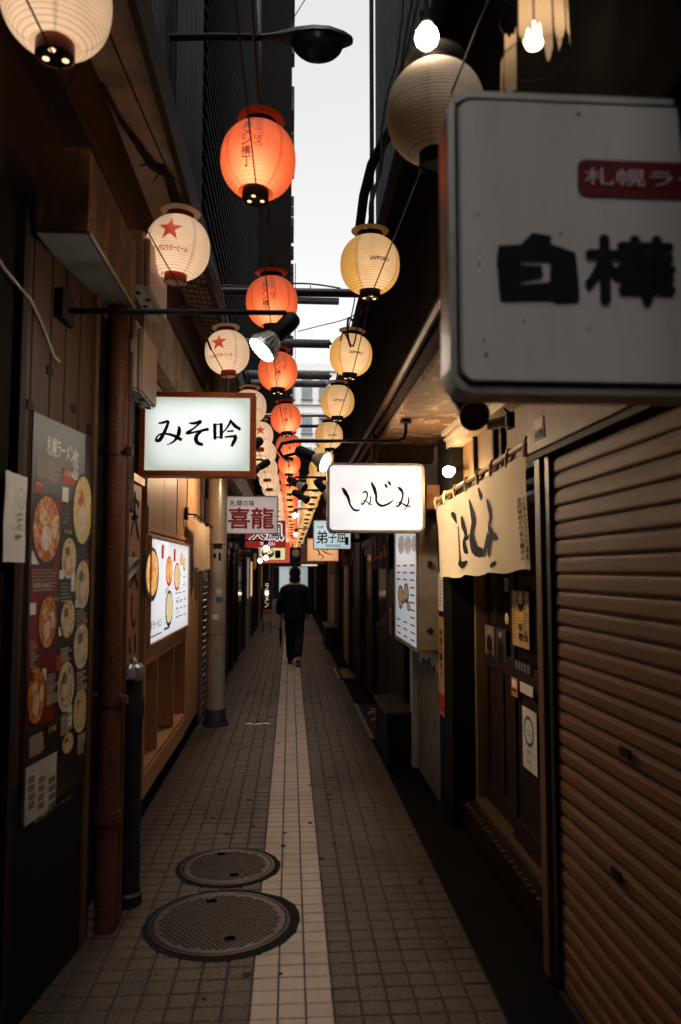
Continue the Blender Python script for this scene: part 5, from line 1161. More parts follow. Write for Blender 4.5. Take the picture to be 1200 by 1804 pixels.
for (u, v, Y, aim, led, lab, sh_) in ((520,868,8.6,(.75,-.45,-.5),OFFLENS,'black spotlight crossing in front of the yellow lanterns',DARKMETAL), (512,846,7.4,(.7,-.5,-.45),OFFLENS,'grey spotlight just under the hooked arm beside the orange lanterns',STEEL),
        (560,850,7.0,(.6,-.1,-.75),OFFLENS,'small grey cylinder spotlight behind the brush-lettered sign',STEEL), (470,815,7.6,(-.75,-.35,-.55),WARMSPOT,'small black spotlight beside the orange framed sign',REDPIPE),
        (456,778,6.2,(-.6,-.3,-.6),OFFLENS,'black spotlight half hidden behind the orange framed sign',DARKMETAL)):
    hd = PY(u, v, Y); s = 1 if u > 490 else -1
    spot('spotlight', lab, hd, aim, ([Vector((.70,Y+.05,2.455)), Vector((.70,Y+.05,hd.z+.08)), Vector((.66,Y+.05,hd.z+.035))] if s > 0 else [Vector((-.95,Y+.05,hd.z+.03))])+[Vector((hd.x+s*.05, Y+.04, hd.z+.035))], led, .05, shade=sh_)
for (u, v, Y, lab) in ((521,908,12.5,'upper of two glaring spotlights over the walking person'), (522,941,15.5,'lower of two glaring spotlights over the walking person'),
                       (468,966,11.0,'glaring white spotlight in front of the yellow-green sign'),):
    hd = PY(u, v, Y); s = 1 if u > 490 else -1
    spot('spotlight', lab, hd+Vector((0,.16,.09)), (-.05*s,-.86,-.5), ([Vector((.82,Y+.2,2.70)), Vector((.77,Y+.2,2.64)), Vector((.74,Y+.2,hd.z+.14))] if s > 0 else [Vector((-.98,Y+.2,hd.z+.12))])+[Vector((hd.x+s*.05, Y+.18, hd.z+.12))], LED2, .04)
q = PY(469, 983, 13.5); t = bulb_thing('globe_bulb', 'small warm bulb hanging under the yellow-green sign', q, .038, emit('far_warm_bulb', (1.0,.55,.25), 40.0), (0,0,1)); MB().tube([q+Vector((0,0,.1)), Vector((q.x,13.5,2.7))], .005, 5).build('flex', CABLE, t)
q = PY(458, 988, 13.0); t = bulb_thing('globe_bulb', 'small white bulb beside the grey lit window of a far shop', q, .034, emit('far_white_bulb', (1.0,.9,.8), 30.0), (0,0,1)); MB().tube([q+Vector((0,0,.1)), Vector((q.x,13.0,2.7))], .005, 5).build('flex', CABLE, t)

# ------------------------------------------------------------------ street lamp, crossing tubes, hoses and cables
q = PY(540, 84, 6.5)
t = thing('street_lamp', 'dark street lamp head reaching over the alley into the sky strip', 'street lamp', q)
m = MB(); n = 24; vs = []
prof = [(-.42,.03,.025),(-.30,.05,.04),(-.2,.075,.065),(-.08,.12,.085),(.06,.15,.095),(.2,.15,.09),(.33,.10,.07),(.40,.05,.045),(.415,.02,.03)]
for x, ry, rz in prof:
    for j in range(n):
        w = 2*math.pi*j/n; c, s = math.cos(w), math.sin(w); zz = s*rz if s > 0 else s*.012
        vs.append(q+Vector((x, ry*c, .075+zz-.0*x)))
k = len(prof); m.add(vs, [(i*n+j, i*n+(j+1) % n, (i+1)*n+(j+1) % n, (i+1)*n+j) for i in range(k-1) for j in range(n)]+[list(range(n))[::-1], [(k-1)*n+j for j in range(n)]])
m.build('housing', mat('dark_lamp_housing', (.06,.06,.06), .5, .3), t, smooth=True)
m = MB(); vs = []
for i in range(9):
    f = i/8*math.pi/2
    for j in range(n):
        w = 2*math.pi*j/n; vs.append(q+Vector((.1+.235*math.cos(w)*math.cos(f), .135*math.sin(w)*math.cos(f), .062-.19*math.sin(f))))
m.add(vs, [(i*n+j, i*n+(j+1) % n, (i+1)*n+(j+1) % n, (i+1)*n+j) for i in range(8) for j in range(n)]); m.build('lens_bowl', mat('dark_glass_bowl', (.03,.03,.03), .15, bump=.3, bscale=30), t, smooth=True)
MB().tube([(-1.09,6.5,q.z+.04),(-.7,6.5,q.z+.065),(q.x-.40,6.5,q.z+.08)], .032, 10).build('arm', BLACK, t, smooth=True)
TUBEM = mat('grey_ribbed_canvas', (.16,.16,.165), .7)
def cross_tube(u0, u1, v, Y, r_, label, m_=TUBEM, ribs=True):
    a, b = PY(u0, v, Y), PY(u1, v+1, Y); b.y = a.y; xl = -.84; t = thing('cross_tube', label, 'tube', (xl, Y, a.z))
    n = int((b.x-xl)/.045); pts = []; rs = []
    for i in range(n+1):
        f = i/n; pts += [Vector((xl+(b.x-xl)*f, Y, a.z+(b.z-a.z)*f)), Vector((xl+(b.x-xl)*min(1, f+.6/n), Y, a.z))] if ribs else [Vector((xl+(b.x-xl)*f, Y, a.z))]; rs += [r_, r_*.93] if ribs else [r_]
    MB().tube(pts, rs, 14).build('roll', m_, t, smooth=False); MB().lathe([(r_*1.04,0),(r_*1.04,.015)], b, 16, axis=(1,0,0)).build('end_cap', DARKMETAL, t); MB().tube([a+Vector((0,0,r_)), Vector((a.x,Y,a.z+1.2))], .006, 5).build('hanger', DARKMETAL, t)
    return t
cross_tube(520, 579, 605, 11.0, .065, 'highest grey ribbed roll crossing beneath the sky strip')
cross_tube(520, 579, 661, 13.5, .075, 'middle grey ribbed roll crossing beneath the sky strip')
cross_tube(520, 573, 676, 15.0, .07, 'lowest grey ribbed roll crossing just over the end building')
for (v, Y, r_, lab) in ((517,8.0,.045,'dark crossbeam pipe spanning the alley behind the upper lanterns'),(733,12.6,.03,'thin pale crossbar between the smaller lanterns'),(752,14.0,.03,'dark crossbar below the thin pale crossbar')):
    z = PY(540, v, Y).z; t = thing('crossbar', lab, 'crossbar', (0, Y, z)); MB().tube([(-1.0,Y,z),(1.3 if Y < 10 else .8,Y,z+.02)], r_, 10).build('bar', DARKMETAL if Y != 12.6 else STEEL, t, smooth=True); MB().box((.76,Y-.06,z-.06), (.799,Y+.06,z+.08)).build('bracket', DARKMETAL, t)
z = PY(560, 518, 8.2).z; t = thing('crossbar', 'short grey plank hung under the dark crossbeam pipe', 'plank', (0,8.2,z)); MB().box((-.3,8.15,z-.10), (PY(597,518,8.2).x,8.25,z-.055)).build('plank', TUBEM, t); MB().tube([(.2,8.2,z-.06),(.2,8.02,z+.02)], .006, 5).build('hanger', DARKMETAL, t)
P = PY
t = tag(MB().tube([P(720,150,4.6),P(700,210,4.7),P(676,250,4.8),P(655,290,4.9),P(641,345,5.0),P(634,400,5.1),P(634,450,5.3)], .033, 10).build('black_hose', CABLE, smooth=True), 'thick black hose curving down beside the nearest yellow lanterns', 'hose')
def loose(label, pts, r_=.006, m_=CABLE): return tag(MB().tube(crspline([tuple(p) for p in pts], 5), r_, 5).build('loose_cable', m_, smooth=True), label, 'cable')
loose('loose cable looping down the edge of the blue-grey siding', [P(728,-10,5.2),P(715,60,5.2),P(706,120,5.2),P(690,165,5.2),P(682,230,5.2),P(668,260,5.2)], .010)
loose('thin loose cable beside the sky strip edge', [P(712,-10,5.6),P(700,100,5.6),P(684,160,5.6),P(672,235,5.6),P(668,300,5.6),P(656,360,5.6)], .008)
loose('cable hanging into the top of the nearest yellow lantern', [P(672,240,4.6),P(672,300,4.5),P(660,330,4.4),P(652,360,4.3),P(652,392,4.29)], .008)
loose('curling cables bunched under the nearest yellow lantern', [P(640,520,5.4),P(628,545,5.4),P(632,575,5.4),P(615,560,5.4),P(613,590,5.5),P(618,612,5.9)], .009)
loose('tangled cable between the nearest yellow lantern and the next', [P(650,540,5.2),P(634,560,5.2),P(622,610,5.6),P(606,585,5.6),P(600,600,5.8)], .006)
loose('thin wire slanting across the sky strip under the crossbeam', [P(525,584,9),P(560,575,9),P(610,562,8.5),P(640,545,8)], .006)
loose('thin wire slanting up across the top of the sky strip', [P(512,40,12),P(540,-5,11)], .008)
loose('brown flex dropping from above to the largest orange lantern', [P(443,-10,3.4),P(447,60,3.4),P(452,120,3.4),P(455,178,3.4)], .008, RUSTCABLE)
loose('brown flex running below the largest orange lantern', [P(470,372,4.2),P(474,400,4.3),P(480,430,4.6),P(478,470,4.9)], .007, RUSTCABLE)
for (lab, pts) in (('brown cable snaking across the dark soffit to the crossbeam', [P(352,505,6),P(400,503,6.4),P(430,505,7),P(470,500,7.6),P(545,500,7.9),P(600,508,7.9)]), ('brown cable dangling beside the second star lantern', [P(372,470,5),P(384,500,5),P(392,520,5),P(388,545,5)]),
                   ('brown cable tied along the eave behind the lower enclosure', [P(305,540,5.2),P(345,545,5.4),P(362,590,5.6),P(385,650,6),P(396,690,6.4)])): loose(lab, pts, .009, RUSTCABLE)
# the ragged bundle under the eave
Z_ = lambda u, v: PZ(u, v, 3.862)
pts = [Z_(180,150),Z_(215,215),Z_(240,250),Z_(268,290),Z_(287,300),Z_(300,318),Z_(306,345),Z_(318,372)]
bp = crspline([tuple(p) for p in pts], 4)
t = tag(MB().tube(bp, [.008+.018*min(1, i/12)+random.uniform(-.004,.004) for i in range(len(bp))], 6).build('cable_bundle', mat('sooty_cable', (.03,.024,.018), .9, bump=.8), smooth=True), 'ragged dark cable bundle sagging along the concrete eave to the star lantern', 'cable')
for k in range(10):
    p = pts[3+k % 5]; d = Vector((random.uniform(-.07,.07), random.uniform(-.1,.1), random.uniform(-.09,-.01))); MB().tube([p, p+d*.5+Vector((0,0,.01)), p+d], [.008,.006,.002], 4).build('loose_end', CABLE, t)
loose('black guy wire crossing under the eave by the rusty duct', [P(70,220,2.9),P(125,140,2.9),P(150,100,2.9)], .004)

# ------------------------------------------------------------------ shopfronts farther down
FRAME_W = mat('dark_door_frame', (.026,.016,.011), .6, spec=.1, stretch=(10,10,1), scale=3, bump=.2)
GLASS_D = mat('dim_shop_glass', (.03,.035,.04), .12, bump=0)
def far_shutter(t, x, y0, y1, z1, m_, side):
    m = MB(); n = int(z1/.075); s = side
    for k in range(n):
        z = k*.075; m.add([(x, y0, z), (x-s*.018, y0, z+.012), (x-s*.018, y0, z+.055), (x, y0, z+.07), (x, y1, z), (x-s*.018, y1, z+.012), (x-s*.018, y1, z+.055), (x, y1, z+.07)], [(0,1,5,4),(1,2,6,5),(2,3,7,6)])
    o = tag(m.build('slat', m_, t), kind='stuff')
    MB().box((x+s*.004,y0,0), (x+s*.02,y1,z1)).build('backing', BLACK, t)
    for y in (y0-.05, y1+.002): MB().box((x-s*.03,y,0), (x+s*.03,y+.048,z1)).build('guide_rail', DARKMETAL, t)
    MB().box((x-s*.05,y0-.05,z1+.002), (x+s*.05,y1+.05,z1+.28)).build('shutter_housing', DARKMETAL, t)
def far_door(t, x, y0, y1, z1, side, glass=GLASS_D, lit=False, frame=FRAME_W):
    s = side; w = .07
    for y in (y0, y1-w): MB().box((x-s*.03,y,0), (x+s*.05,y+w,z1)).build('door_post', frame, t)
    MB().box((x-s*.03,y0+w+.001,z1-.1), (x+s*.05,y1-w-.001,z1)).build('door_head', frame, t)
    d = MB(); a, b = y0+w+.002, y1-w-.002
    d.box((x,a,.02), (x+s*.03,a+.06,z1-.102)); d.box((x,b-.06,.02), (x+s*.03,b,z1-.102)); d.box((x+s*.001,a+.061,.02), (x+s*.029,b-.061,.12)); d.box((x+s*.001,a+.061,.9), (x+s*.029,b-.061,.98)); d.box((x+s*.001,a+.061,z1-.2), (x+s*.029,b-.061,z1-.102))
    o = d.build('door', frame, t); MB().box((x+s*.01,a+.061,.121), (x+s*.02,b-.061,.899)).build('lower_panel', frame, o); MB().box((x+s*.01,a+.061,.981), (x+s*.02,b-.061,z1-.201)).build('glass', glass, o)
    MB().box((x-s*.012,a+.02,.85), (x-s*.001,a+.04,1.05)).build('handle', STEEL, o)
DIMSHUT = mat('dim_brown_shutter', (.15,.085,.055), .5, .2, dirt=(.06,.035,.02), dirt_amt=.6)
CREAMSHUT = mat('cream_shutter', (.42,.33,.24), .5, .2, dirt=(.2,.14,.1), dirt_amt=.5)
WARMGLASS = emit('warm_lit_glass', (1.0,.52,.2), .55, (.2,.12,.06)); COOLGLASS = emit('cool_lit_glass', (.62,.72,.74), .55, (.3,.33,.33))
def base_wall(t, x, y0, y1, side, m_=DARKWALL, z0=-.04, z1=2.5):
    MB().box((x+side*.06,y0,z0), (x+side*.34,y1,z1)).build('wall', m_, t)
# plank side (negative x)
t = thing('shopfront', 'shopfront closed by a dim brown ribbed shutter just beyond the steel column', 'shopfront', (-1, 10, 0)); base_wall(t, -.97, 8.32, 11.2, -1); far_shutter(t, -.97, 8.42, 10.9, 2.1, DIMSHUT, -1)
t = thing('shopfront', 'dark timber shopfront with two upright posts beyond the brown ribbed shutter', 'shopfront', (-1, 12, 0)); base_wall(t, -.96, 11.21, 13.6, -1); far_door(t, -.96, 11.3, 12.5, 2.05, -1); far_door(t, -.95, 12.55, 13.5, 2.05, -1)
for y in (11.22, 12.5): MB().box((-.96,y,0), (-.90,y+.05,2.45)).build('upright', mat('brown_upright', (.13,.075,.04), .5), t)
t = thing('shopfront', 'dark shopfront with a yellow banner and hanging hoses', 'shopfront', (-1, 14.5, 0)); base_wall(t, -.95, 13.61, 16.0, -1); far_door(t, -.95, 13.7, 15.9, 2.0, -1)
fl = thing('cloth_banner', 'narrow yellow cloth banner hanging in front of the dark shopfront', 'banner', (-.8, 14.4, 1.4)); a = PY(447, 975, 14.4); b = PY(452, 1003, 14.4); MB().box((a.x,14.39,b.z), (b.x,14.40,a.z)).build('cloth', mat('yellow_cloth', (.55,.33,.05), .8), fl); MB().tube([(-.95,14.4,a.z+.02),(b.x+.02,14.4,a.z+.02)], .01, 6).build('rod', BLACK, fl)
t = thing('shopfront', 'shopfront with a tall grey lit glass panel beside the small white bulb', 'shopfront', (-1, 17, 0)); base_wall(t, -.92, 16.01, 19.2, -1); far_door(t, -.92, 16.1, 17.2, 2.1, -1, COOLGLASS, frame=STEEL); far_door(t, -.92, 17.25, 19.1, 2.0, -1, WARMGLASS)
t = thing('standing_sign', 'black standing signboard with a column of white characters and a red foot band', 'sign', (-.75, 19.6, 0))
a, b = PY(463, 1024, 19.6), PY(479, 1074, 19.6); MB().box((a.x,19.6,b.z), (b.x,19.68,a.z)).build('board', BLACK, t); MB().box((a.x,19.598,b.z-.06), (b.x,19.68,b.z-.003)).build('red_band', REDINK, t)
m = MB(); pl = Plane((a.x,19.6,a.z), (1,0,0), (0,-1,0)); text_on(m, lambda s, q_: pl.at(s, q_, .003), 'ラーメン', .06, .05, .15, a.z-b.z-.05, .03, True); m.build('white_lettering', emit('lit_lettering', (.8,.7,.6), .45, (.7,.7,.7)), t)
MB().box((a.x+.01,19.61,b.z-.30), (b.x-.01,19.67,b.z-.063)).build('lower_panel', mat('dull_wood_panel', (.2,.12,.08), .6), t)
for xx in (a.x+.01, b.x-.03): MB().box((xx,19.62,-.01), (xx+.02,19.66,b.z-.302)).build('leg', DARKMETAL, t)
q = PY(470, 1046, 19.5); tl = bulb_thing('globe_bulb', 'tiny warm bulb clipped to the black standing signboard', q, .035, WARMBULB if False else emit('tiny_warm_bulb', (1.0,.7,.4), 12.0), (0,.2,1)); MB().tube([q+Vector((0,.02,.08)), q+Vector((0,.11,.07))], .008, 5).build('clip', BLACK, tl)
y = 19.21; k = 0
for L_len, kind in ((2.6,'d'),(2.4,'s'),(3.0,'w'),(2.2,'d'),(2.8,'d'),(2.6,'s'),(3.0,'d'),(3.0,'w'),(3.0,'d')):
    t = thing('shopfront', 'dark narrow shopfront deep in the alley on the plank side', 'shopfront', (-1, y+1, 0), 'far shopfronts on the plank side'); base_wall(t, -.93, y, y+L_len-.01, -1)
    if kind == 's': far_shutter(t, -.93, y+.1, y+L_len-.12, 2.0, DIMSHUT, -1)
    else: far_door(t, -.93, y+.06, y+L_len/2, 2.0, -1, WARMGLASS if kind == 'w' else GLASS_D); far_door(t, -.93, y+L_len/2+.02, y+L_len-.06, 2.0, -1)
    y += L_len
# shutter side (positive x)
t = thing('shopfront', 'dark wooden shopfront with a small glazed door behind the grey menu lightbox', 'shopfront', (1.1, 8.6, 0)); base_wall(t, 1.03, 6.76, 10.9, 1); MB().box((1.0,6.77,0), (1.08,7.9,2.4)).build('dark_panel', DARKWOOD, t); far_door(t, 1.03, 7.95, 9.4, 2.0, 1, GLASS_D); far_door(t, 1.03, 9.45, 10.8, 2.0, 1)
tt, pl, fn, W, H = wall_notice('notice', 'small red and orange notice on the glazed door frame', 'notice', .998, 7.55, 7.72, .96, 1.22, mat('orange_sticker', (.5,.2,.07), .5, bump=0))
m = MB(); m.add([fn(W*.1,H*.1), fn(W*.9,H*.1), fn(W*.9,H*.4), fn(W*.1,H*.4)], [(0,1,2,3)]); m.build('red_print', REDINK, tt)
nb = thing('noren_curtain', 'short black noren with red and orange strokes over the glazed door', 'curtain', (.96, 8, 1.6))
fb = lambda a, b: Vector((.955-.012*math.sin(a*14), 8.9-1.55*a, 2.06-.45*b))
m = cloth_grid(fb, 36, 6); m.build('cloth', mat('black_noren_cloth', (.012,.011,.012), .9), nr if False else nb, smooth=True)
MB().tube([(.955,9.0,2.07),(.955,7.25,2.07)], .012, 8).build('rod', DARKWOOD, nb); m = MB(); fb2 = lambda a, b: fb(a, b)+Vector((-.004,0,0))
for st in ([(.2,.2,.03),(.22,.5,.04),(.2,.8,.03)], [(.18,.75,.03),(.32,.7,.04)], [(.55,.6,.03),(.6,.75,.05),(.66,.6,.03)], [(.7,.45,.04),(.74,.75,.04)], [(.78,.6,.03),(.82,.7,.04)]): stroke(m, fb2, st)
m.build('red_lettering', mat('vermilion_print', (.5,.09,.03), .8, bump=0), nb)
m = MB(); stroke(m, fb2, [(.88,.3,.12),(.95,.36,.12)]); m.build('yellow_print', GOLDINK, nb)
t = thing('shopfront', 'shopfront with a grimy cream pillar and dark doorway beyond the glazed door', 'shopfront', (1.1, 12.6, 0)); base_wall(t, 1.02, 10.91, 15.4, 1); MB().box((.99,11.0,0), (1.08,11.9,2.4)).build('upright', FRAME_W, t); MB().box((.98,13.0,0), (1.08,14.1,2.4)).build('cream_pillar', mat('grimy_cream_pillar', (.36,.28,.19), .7, dirt=(.15,.1,.06), dirt_amt=.6), t); far_door(t, 1.02, 11.95, 12.95, 2.0, 1); far_door(t, 1.02, 14.15, 15.3, 2.0, 1)
for (lab, yy, z0, z1, m_, tx) in (('cream cloth banner with black characters hanging by the cream pillar', 12.4, 1.66, 2.15, CLOTH, '中華'), ('plain salmon cloth strip hanging beside the far cream shutter', 15.6, 1.5, 2.1, mat('salmon_cloth', (.45,.26,.17), .9), None)):
    tt = thing('cloth_banner', lab, 'banner', (.9, yy, z0)); m = MB(); f_ = lambda a, b: Vector((.80+.20*a, yy+.015*math.sin(a*9), z1-(z1-z0)*b)); m = cloth_grid(f_, 14, 5); m.build('cloth', m_, tt, smooth=True); MB().tube([(.78,yy,z1+.008),(1.05,yy,z1+.008)], .009, 6).build('rod', DARKWOOD, tt)
    if tx: m = MB(); text_on(m, lambda a, b: f_(a, b)+Vector((0,-.004,0)), tx, .35, .15, .65, .7, .03, True); m.build('lettering', INK, tt)
t = thing('shopfront', 'shopfront closed by a cream ribbed shutter beyond the salmon cloth strip', 'shopfront', (1.1, 17.6, 0)); base_wall(t, 1.0, 15.41, 20.6, 1); MB().box((.97,15.5,0), (1.06,16.9,2.4)).build('dark_panel', DARKWOOD, t); far_shutter(t, 1.0, 17.0, 20.4, 2.2, CREAMSHUT, 1)
y = 20.61
for L_len, kind in ((2.6,'d'),(2.4,'d'),(3.0,'d'),(2.2,'s'),(2.8,'d'),(2.6,'w'),(3.0,'d'),(3.0,'d'),(2.0,'d')):
    t = thing('shopfront', 'dark narrow shopfront deep in the alley on the shutter side', 'shopfront', (1, y+1, 0), 'far shopfronts on the shutter side'); base_wall(t, .98, y, y+L_len-.01, 1)
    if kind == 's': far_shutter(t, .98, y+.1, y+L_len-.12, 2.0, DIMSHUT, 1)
    else: far_door(t, .98, y+.06, y+L_len/2, 2.0, 1, WARMGLASS if kind == 'w' else GLASS_D); far_door(t, .98, y+L_len/2+.02, y+L_len-.06, 2.0, 1)
    y += L_len
t = thing('storage_box', 'low dark box beside the far cream shutter', 'box', (.85, 16, 0)); MB().box((.72,15.6,-.02), (.98,17.2,.42)).build('body', BLACK, t, bevel=.006); MB().box((.71,15.58,.422), (.99,17.22,.445)).build('lid', DARKMETAL, t)
# far end: frosted doors under a dark lintel, ceiling lamp
t = thing('glass_doors', 'pale frosted glass doors lit from behind at the far end of the alley', 'doors', (.3, 43, 0))
MB().box((-1.1,43.0,1.78), (1.3,43.2,3.0)).build('lintel', DARKWALL, t); MB().box((-1.1,43.0,0), (-.62,43.2,1.775)).build('side_wall', DARKWALL, t); MB().box((1.16,43.0,0), (1.3,43.2,1.775)).build('side_wall', DARKWALL, t)
for i in range(3): o = MB().box((-.6+i*.585,43.05,.02), (-.06+i*.585,43.09,1.76)).build('door_leaf', emit('frosted_lit_glass', (.60,.66,.68), .38, (.4,.42,.43)), t); MB().box((-.06+i*.585+.004,43.02,.02), (-.06+i*.585+.04,43.12,1.76)).build('stile', DARKMETAL, t)
a = PY(545, 997, 24.0); t = thing('ceiling_lamp', 'flat white lamp glowing under the far ceiling', 'lamp', a); MB().lathe([(.02,.05),(.24,.045),(.26,.02),(.24,.0),(.02,-.005)], a, 28).build('diffuser', emit('lamp_diffuser', (1.0,.93,.82), .6, (.7,.7,.7)), t, smooth=True); MB().lathe([(.37,.061),(.37,.085),(.1,.1)], a, 28).build('base_plate', DARKMETAL, t); MB().tube([a+Vector((0,0,.1)), Vector((a.x,24,2.7))], .02, 6).build('stem', DARKMETAL, t)
MBx = thing('gate_beam', 'dark beam with round emblem boards spanning the far alley', 'beam', (0, 26, 1.9)); MB().box((-.97,26,1.98), (1.0,26.2,2.36)).build('beam', DARKWOOD, MBx)
for i in range(3): MB().lathe([(.13,0),(.13,.02)], (-.55+.36*i,25.999,2.16), 20, axis=(0,-1,0)).build('emblem_board', mat('dim_cream_board', (.35,.25,.15), .7), MBx)

m = MB(); q0 = PZ(456, 1275, .003)  # thin pale irregular blotches laid on top of the tiles
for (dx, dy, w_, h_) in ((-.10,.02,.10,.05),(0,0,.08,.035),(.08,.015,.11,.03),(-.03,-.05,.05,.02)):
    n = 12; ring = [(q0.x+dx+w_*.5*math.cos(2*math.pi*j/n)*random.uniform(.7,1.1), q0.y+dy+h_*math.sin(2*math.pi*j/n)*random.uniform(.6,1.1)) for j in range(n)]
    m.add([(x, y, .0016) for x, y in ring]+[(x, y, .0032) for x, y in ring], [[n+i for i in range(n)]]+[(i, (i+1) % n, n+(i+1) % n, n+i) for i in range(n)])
tag(m.build('pale_patch', mat('pale_patch_surface', (.5,.47,.43), .4), smooth=False), 'flat pale irregular patch on the tiles near the steel column', 'paint splash')

# ------------------------------------------------------------------ the walking person
PX0, PYY = PZ(519, 1172, 0).x, 13.07
pp = thing('person', 'person in dark clothes walking away down the alley with a folded umbrella', 'person', (PX0, PYY, 0))
def skin(name, verts, edges, m_, root=0, sub=2, parent=pp):
    me = bpy.data.meshes.new(name); me.from_pydata([(PX0+v[0], PYY+v[1], v[2]) for v in verts], edges, [])
    o = bpy.data.objects.new(name, me); COL.objects.link(o)
    md = o.modifiers.new('skin', 'SKIN'); md.use_smooth_shade = True; md.use_x_symmetry = False
    for i, v in enumerate(verts):
        d = me.skin_vertices[0].data[i]; d.radius = (v[3], v[4] if len(v) > 4 else v[3]); d.use_root = (i == root)
    sb = o.modifiers.new('sub', 'SUBSURF'); sb.levels = sub; sb.render_levels = sub
    dg = bpy.context.evaluated_depsgraph_get(); dg.update(); nm = bpy.data.meshes.new_from_object(o.evaluated_get(dg))
    bpy.data.objects.remove(o); nm.name = name; nm.materials.clear(); nm.materials.append(m_)
    for p in nm.polygons: p.use_smooth = True
    return link(name, nm, parent)
SKIN = mat('skin', (.42,.25,.17), .5, bump=0, var=.05); JACKET = mat('black_jacket_cloth', (.008,.008,.009), .9, spec=.15, bump=.3, bscale=120); TROUSER = mat('charcoal_trousers', (.007,.007,.008), .9, spec=.15, bump=.3); HAIR = mat('black_hair', (.008,.007,.007), .7, spec=.1, bump=.4, bscale=90)
# body: pelvis, spine, neck, head, arms, legs (x to the side, y forward along the alley)
V = [(0,0,.86,.09,.07),(0,.01,1.05,.115,.085),(0,.015,1.25,.13,.09),(0,.01,1.37,.07,.06),(0,.02,1.44,.05,.05),(0,.03,1.53,.072,.085),(0,.035,1.60,.068,.08),
     (-.17,.01,1.33,.05),(-.225,.0,1.06,.04),(-.225,.06,.84,.028),(-.225,.08,.77,.03,.018),
     (.17,.01,1.33,.05),(.225,-.02,1.06,.04),(.22,.01,.84,.028),(.22,.02,.77,.03,.018),
     (-.085,.02,.80,.085),(-.08,.09,.45,.058),(-.075,.12,.09,.038),(-.075,.20,.04,.035,.03),
     (.085,0,.80,.085),(.075,-.04,.46,.058),(.06,-.20,.14,.038),(.06,-.14,.06,.035,.03)]
E_ = [(0,1),(1,2),(2,3),(3,4),(4,5),(5,6),(2,7),(7,8),(8,9),(9,10),(2,11),(11,12),(12,13),(13,14),(0,15),(15,16),(16,17),(17,18),(0,19),(19,20),(20,21),(21,22)]
body = skin('body', V, E_, SKIN)
skin('jacket', [(0,0,.72,.20,.14),(0,.0,.95,.205,.145),(0,.01,1.15,.205,.14),(0,.01,1.27,.165,.12),(0,.015,1.39,.105,.095),(-.185,.01,1.245,.084),(-.25,.0,1.03,.078),(-.255,.05,.84,.064),(.185,.01,1.245,.084),(.25,-.02,1.03,.078),(.25,.0,.84,.064)],
     [(0,1),(1,2),(2,3),(3,4),(3,5),(5,6),(6,7),(3,8),(8,9),(9,10)], JACKET, 1)
skin('collar', [(0,.0,1.38,.115,.10),(0,.012,1.45,.098,.092),(0,.02,1.50,.084,.086)], [(0,1),(1,2)], JACKET, 0)
skin('trousers', [(0,0,.93,.14,.11),(0,0,.84,.165,.125),(-.078,.02,.72,.105),(-.07,.09,.42,.09),(-.062,.12,.06,.074),(.078,0,.72,.105),(.066,-.04,.44,.09),(.052,-.19,.13,.072)], [(0,1),(1,2),(2,3),(3,4),(1,5),(5,6),(6,7)], TROUSER, 0)
SHOE = mat('black_shoe_leather', (.015,.014,.013), .4, bump=0); SOLE = mat('grey_sole', (.25,.24,.22), .7, bump=0)
skin('shoe', [(-.075,.09,.05,.042,.045),(-.075,.2,.035,.046,.034),(-.075,.29,.03,.036,.024)], [(0,1),(1,2)], SHOE, 1)
skin('shoe', [(.06,-.23,.10,.042,.045),(.06,-.14,.05,.046,.034),(.06,-.07,.03,.036,.022)], [(0,1),(1,2)], SHOE, 1)
MB().obox((PX0+.022,PYY-.262,.062), (.076,0,0), (0,.10,-.052), (0,-.006,-.012)).build('shoe_sole', SOLE, pp, bevel=.004)
hd_ = MB(); n = 20; vs = []
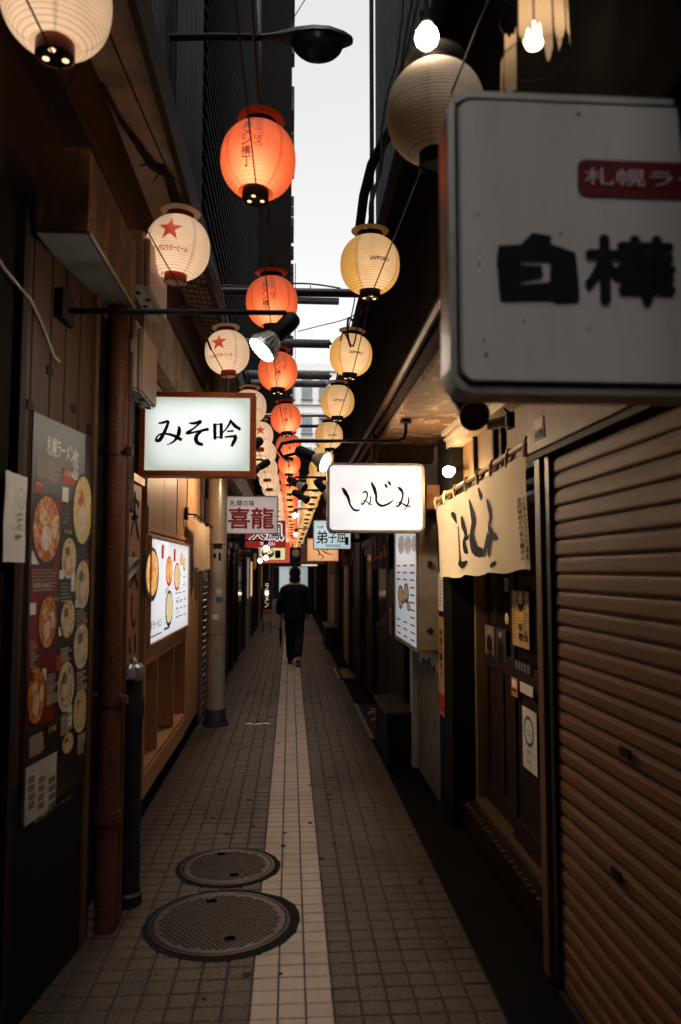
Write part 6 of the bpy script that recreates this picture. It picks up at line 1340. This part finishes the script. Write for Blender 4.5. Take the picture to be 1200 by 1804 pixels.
for i in range(9):
    f = -1+2*i/8*.93+.0; z = 1.565+.105*f; r_ = math.sqrt(max(.02, 1-f*f)) if f > 0 else max(.80, 1-.2*f*f)
    for j in range(n): w = 2*math.pi*j/n; vs.append((PX0+.088*r_*math.cos(w), PYY+.018+.102*r_*math.sin(w)*(1 if math.sin(w) < 0 else .82), z+(.02 if math.sin(w) > .3 and i < 4 else 0)+random.uniform(-.002,.002)))
hd_.add(vs, [(i*n+j, i*n+(j+1) % n, (i+1)*n+(j+1) % n, (i+1)*n+j) for i in range(8) for j in range(n)]+[[8*n+j for j in range(n)], list(range(n))[::-1]]); hd_.build('hair', HAIR, pp, smooth=True)
for sx in (-1, 1):
    MB().lathe([(.004,-.028),(.02,-.02),(.024,0),(.02,.018),(.008,.026)], (PX0+sx*.082,PYY+.04,1.545), 10, axis=(sx*.2,.1,1)).build('ear', SKIN, pp, smooth=True)
    bx, by, bz = PX0+(-.225 if sx < 0 else .22), PYY+(.085 if sx < 0 else .025), .765
    for k in range(4): o = MB().tube([(bx+sx*.004, by-.024+.016*k, bz), (bx+sx*.008, by-.022+.016*k, bz-.035-.004*(k in (1,2))), (bx-sx*.004, by-.020+.016*k, bz-.062-.005*(k in (1,2))), (bx-sx*.018, by-.018+.016*k, bz-.072)], [.0085,.008,.0075,.006], 7).build('finger', SKIN, pp, smooth=True)
    MB().tube([(bx-sx*.012, by+.03, bz+.02), (bx-sx*.02, by+.045, bz-.012), (bx-sx*.022, by+.035, bz-.04)], [.0095,.009,.007], 7).build('thumb', SKIN, pp, smooth=True)
um = thing('umbrella', 'folded dark umbrella held in the hand of the walking person', 'umbrella', (PX0-.235, PYY+.09, .45))
a = Vector((PX0-.238,PYY+.09,.74)); MB().tube([a+Vector((0,.0,.04)), a, a+Vector((.0,-.03,-.12))], .011, 8).build('handle', DARKWOOD, um, smooth=True)
MB().lathe([(.012,0),(.028,-.05),(.022,-.2),(.010,-.30),(.003,-.36)], a+Vector((0,-.03,-.10)), 12, axis=(-.02,.12,1)).build('canopy', JACKET, um, smooth=True)
MB().box((PX0-.27,PYY+.07,.56), (PX0-.262,PYY+.11,.70)).build('strap', mat('grey_strap', (.3,.3,.3), .6, bump=0), um)
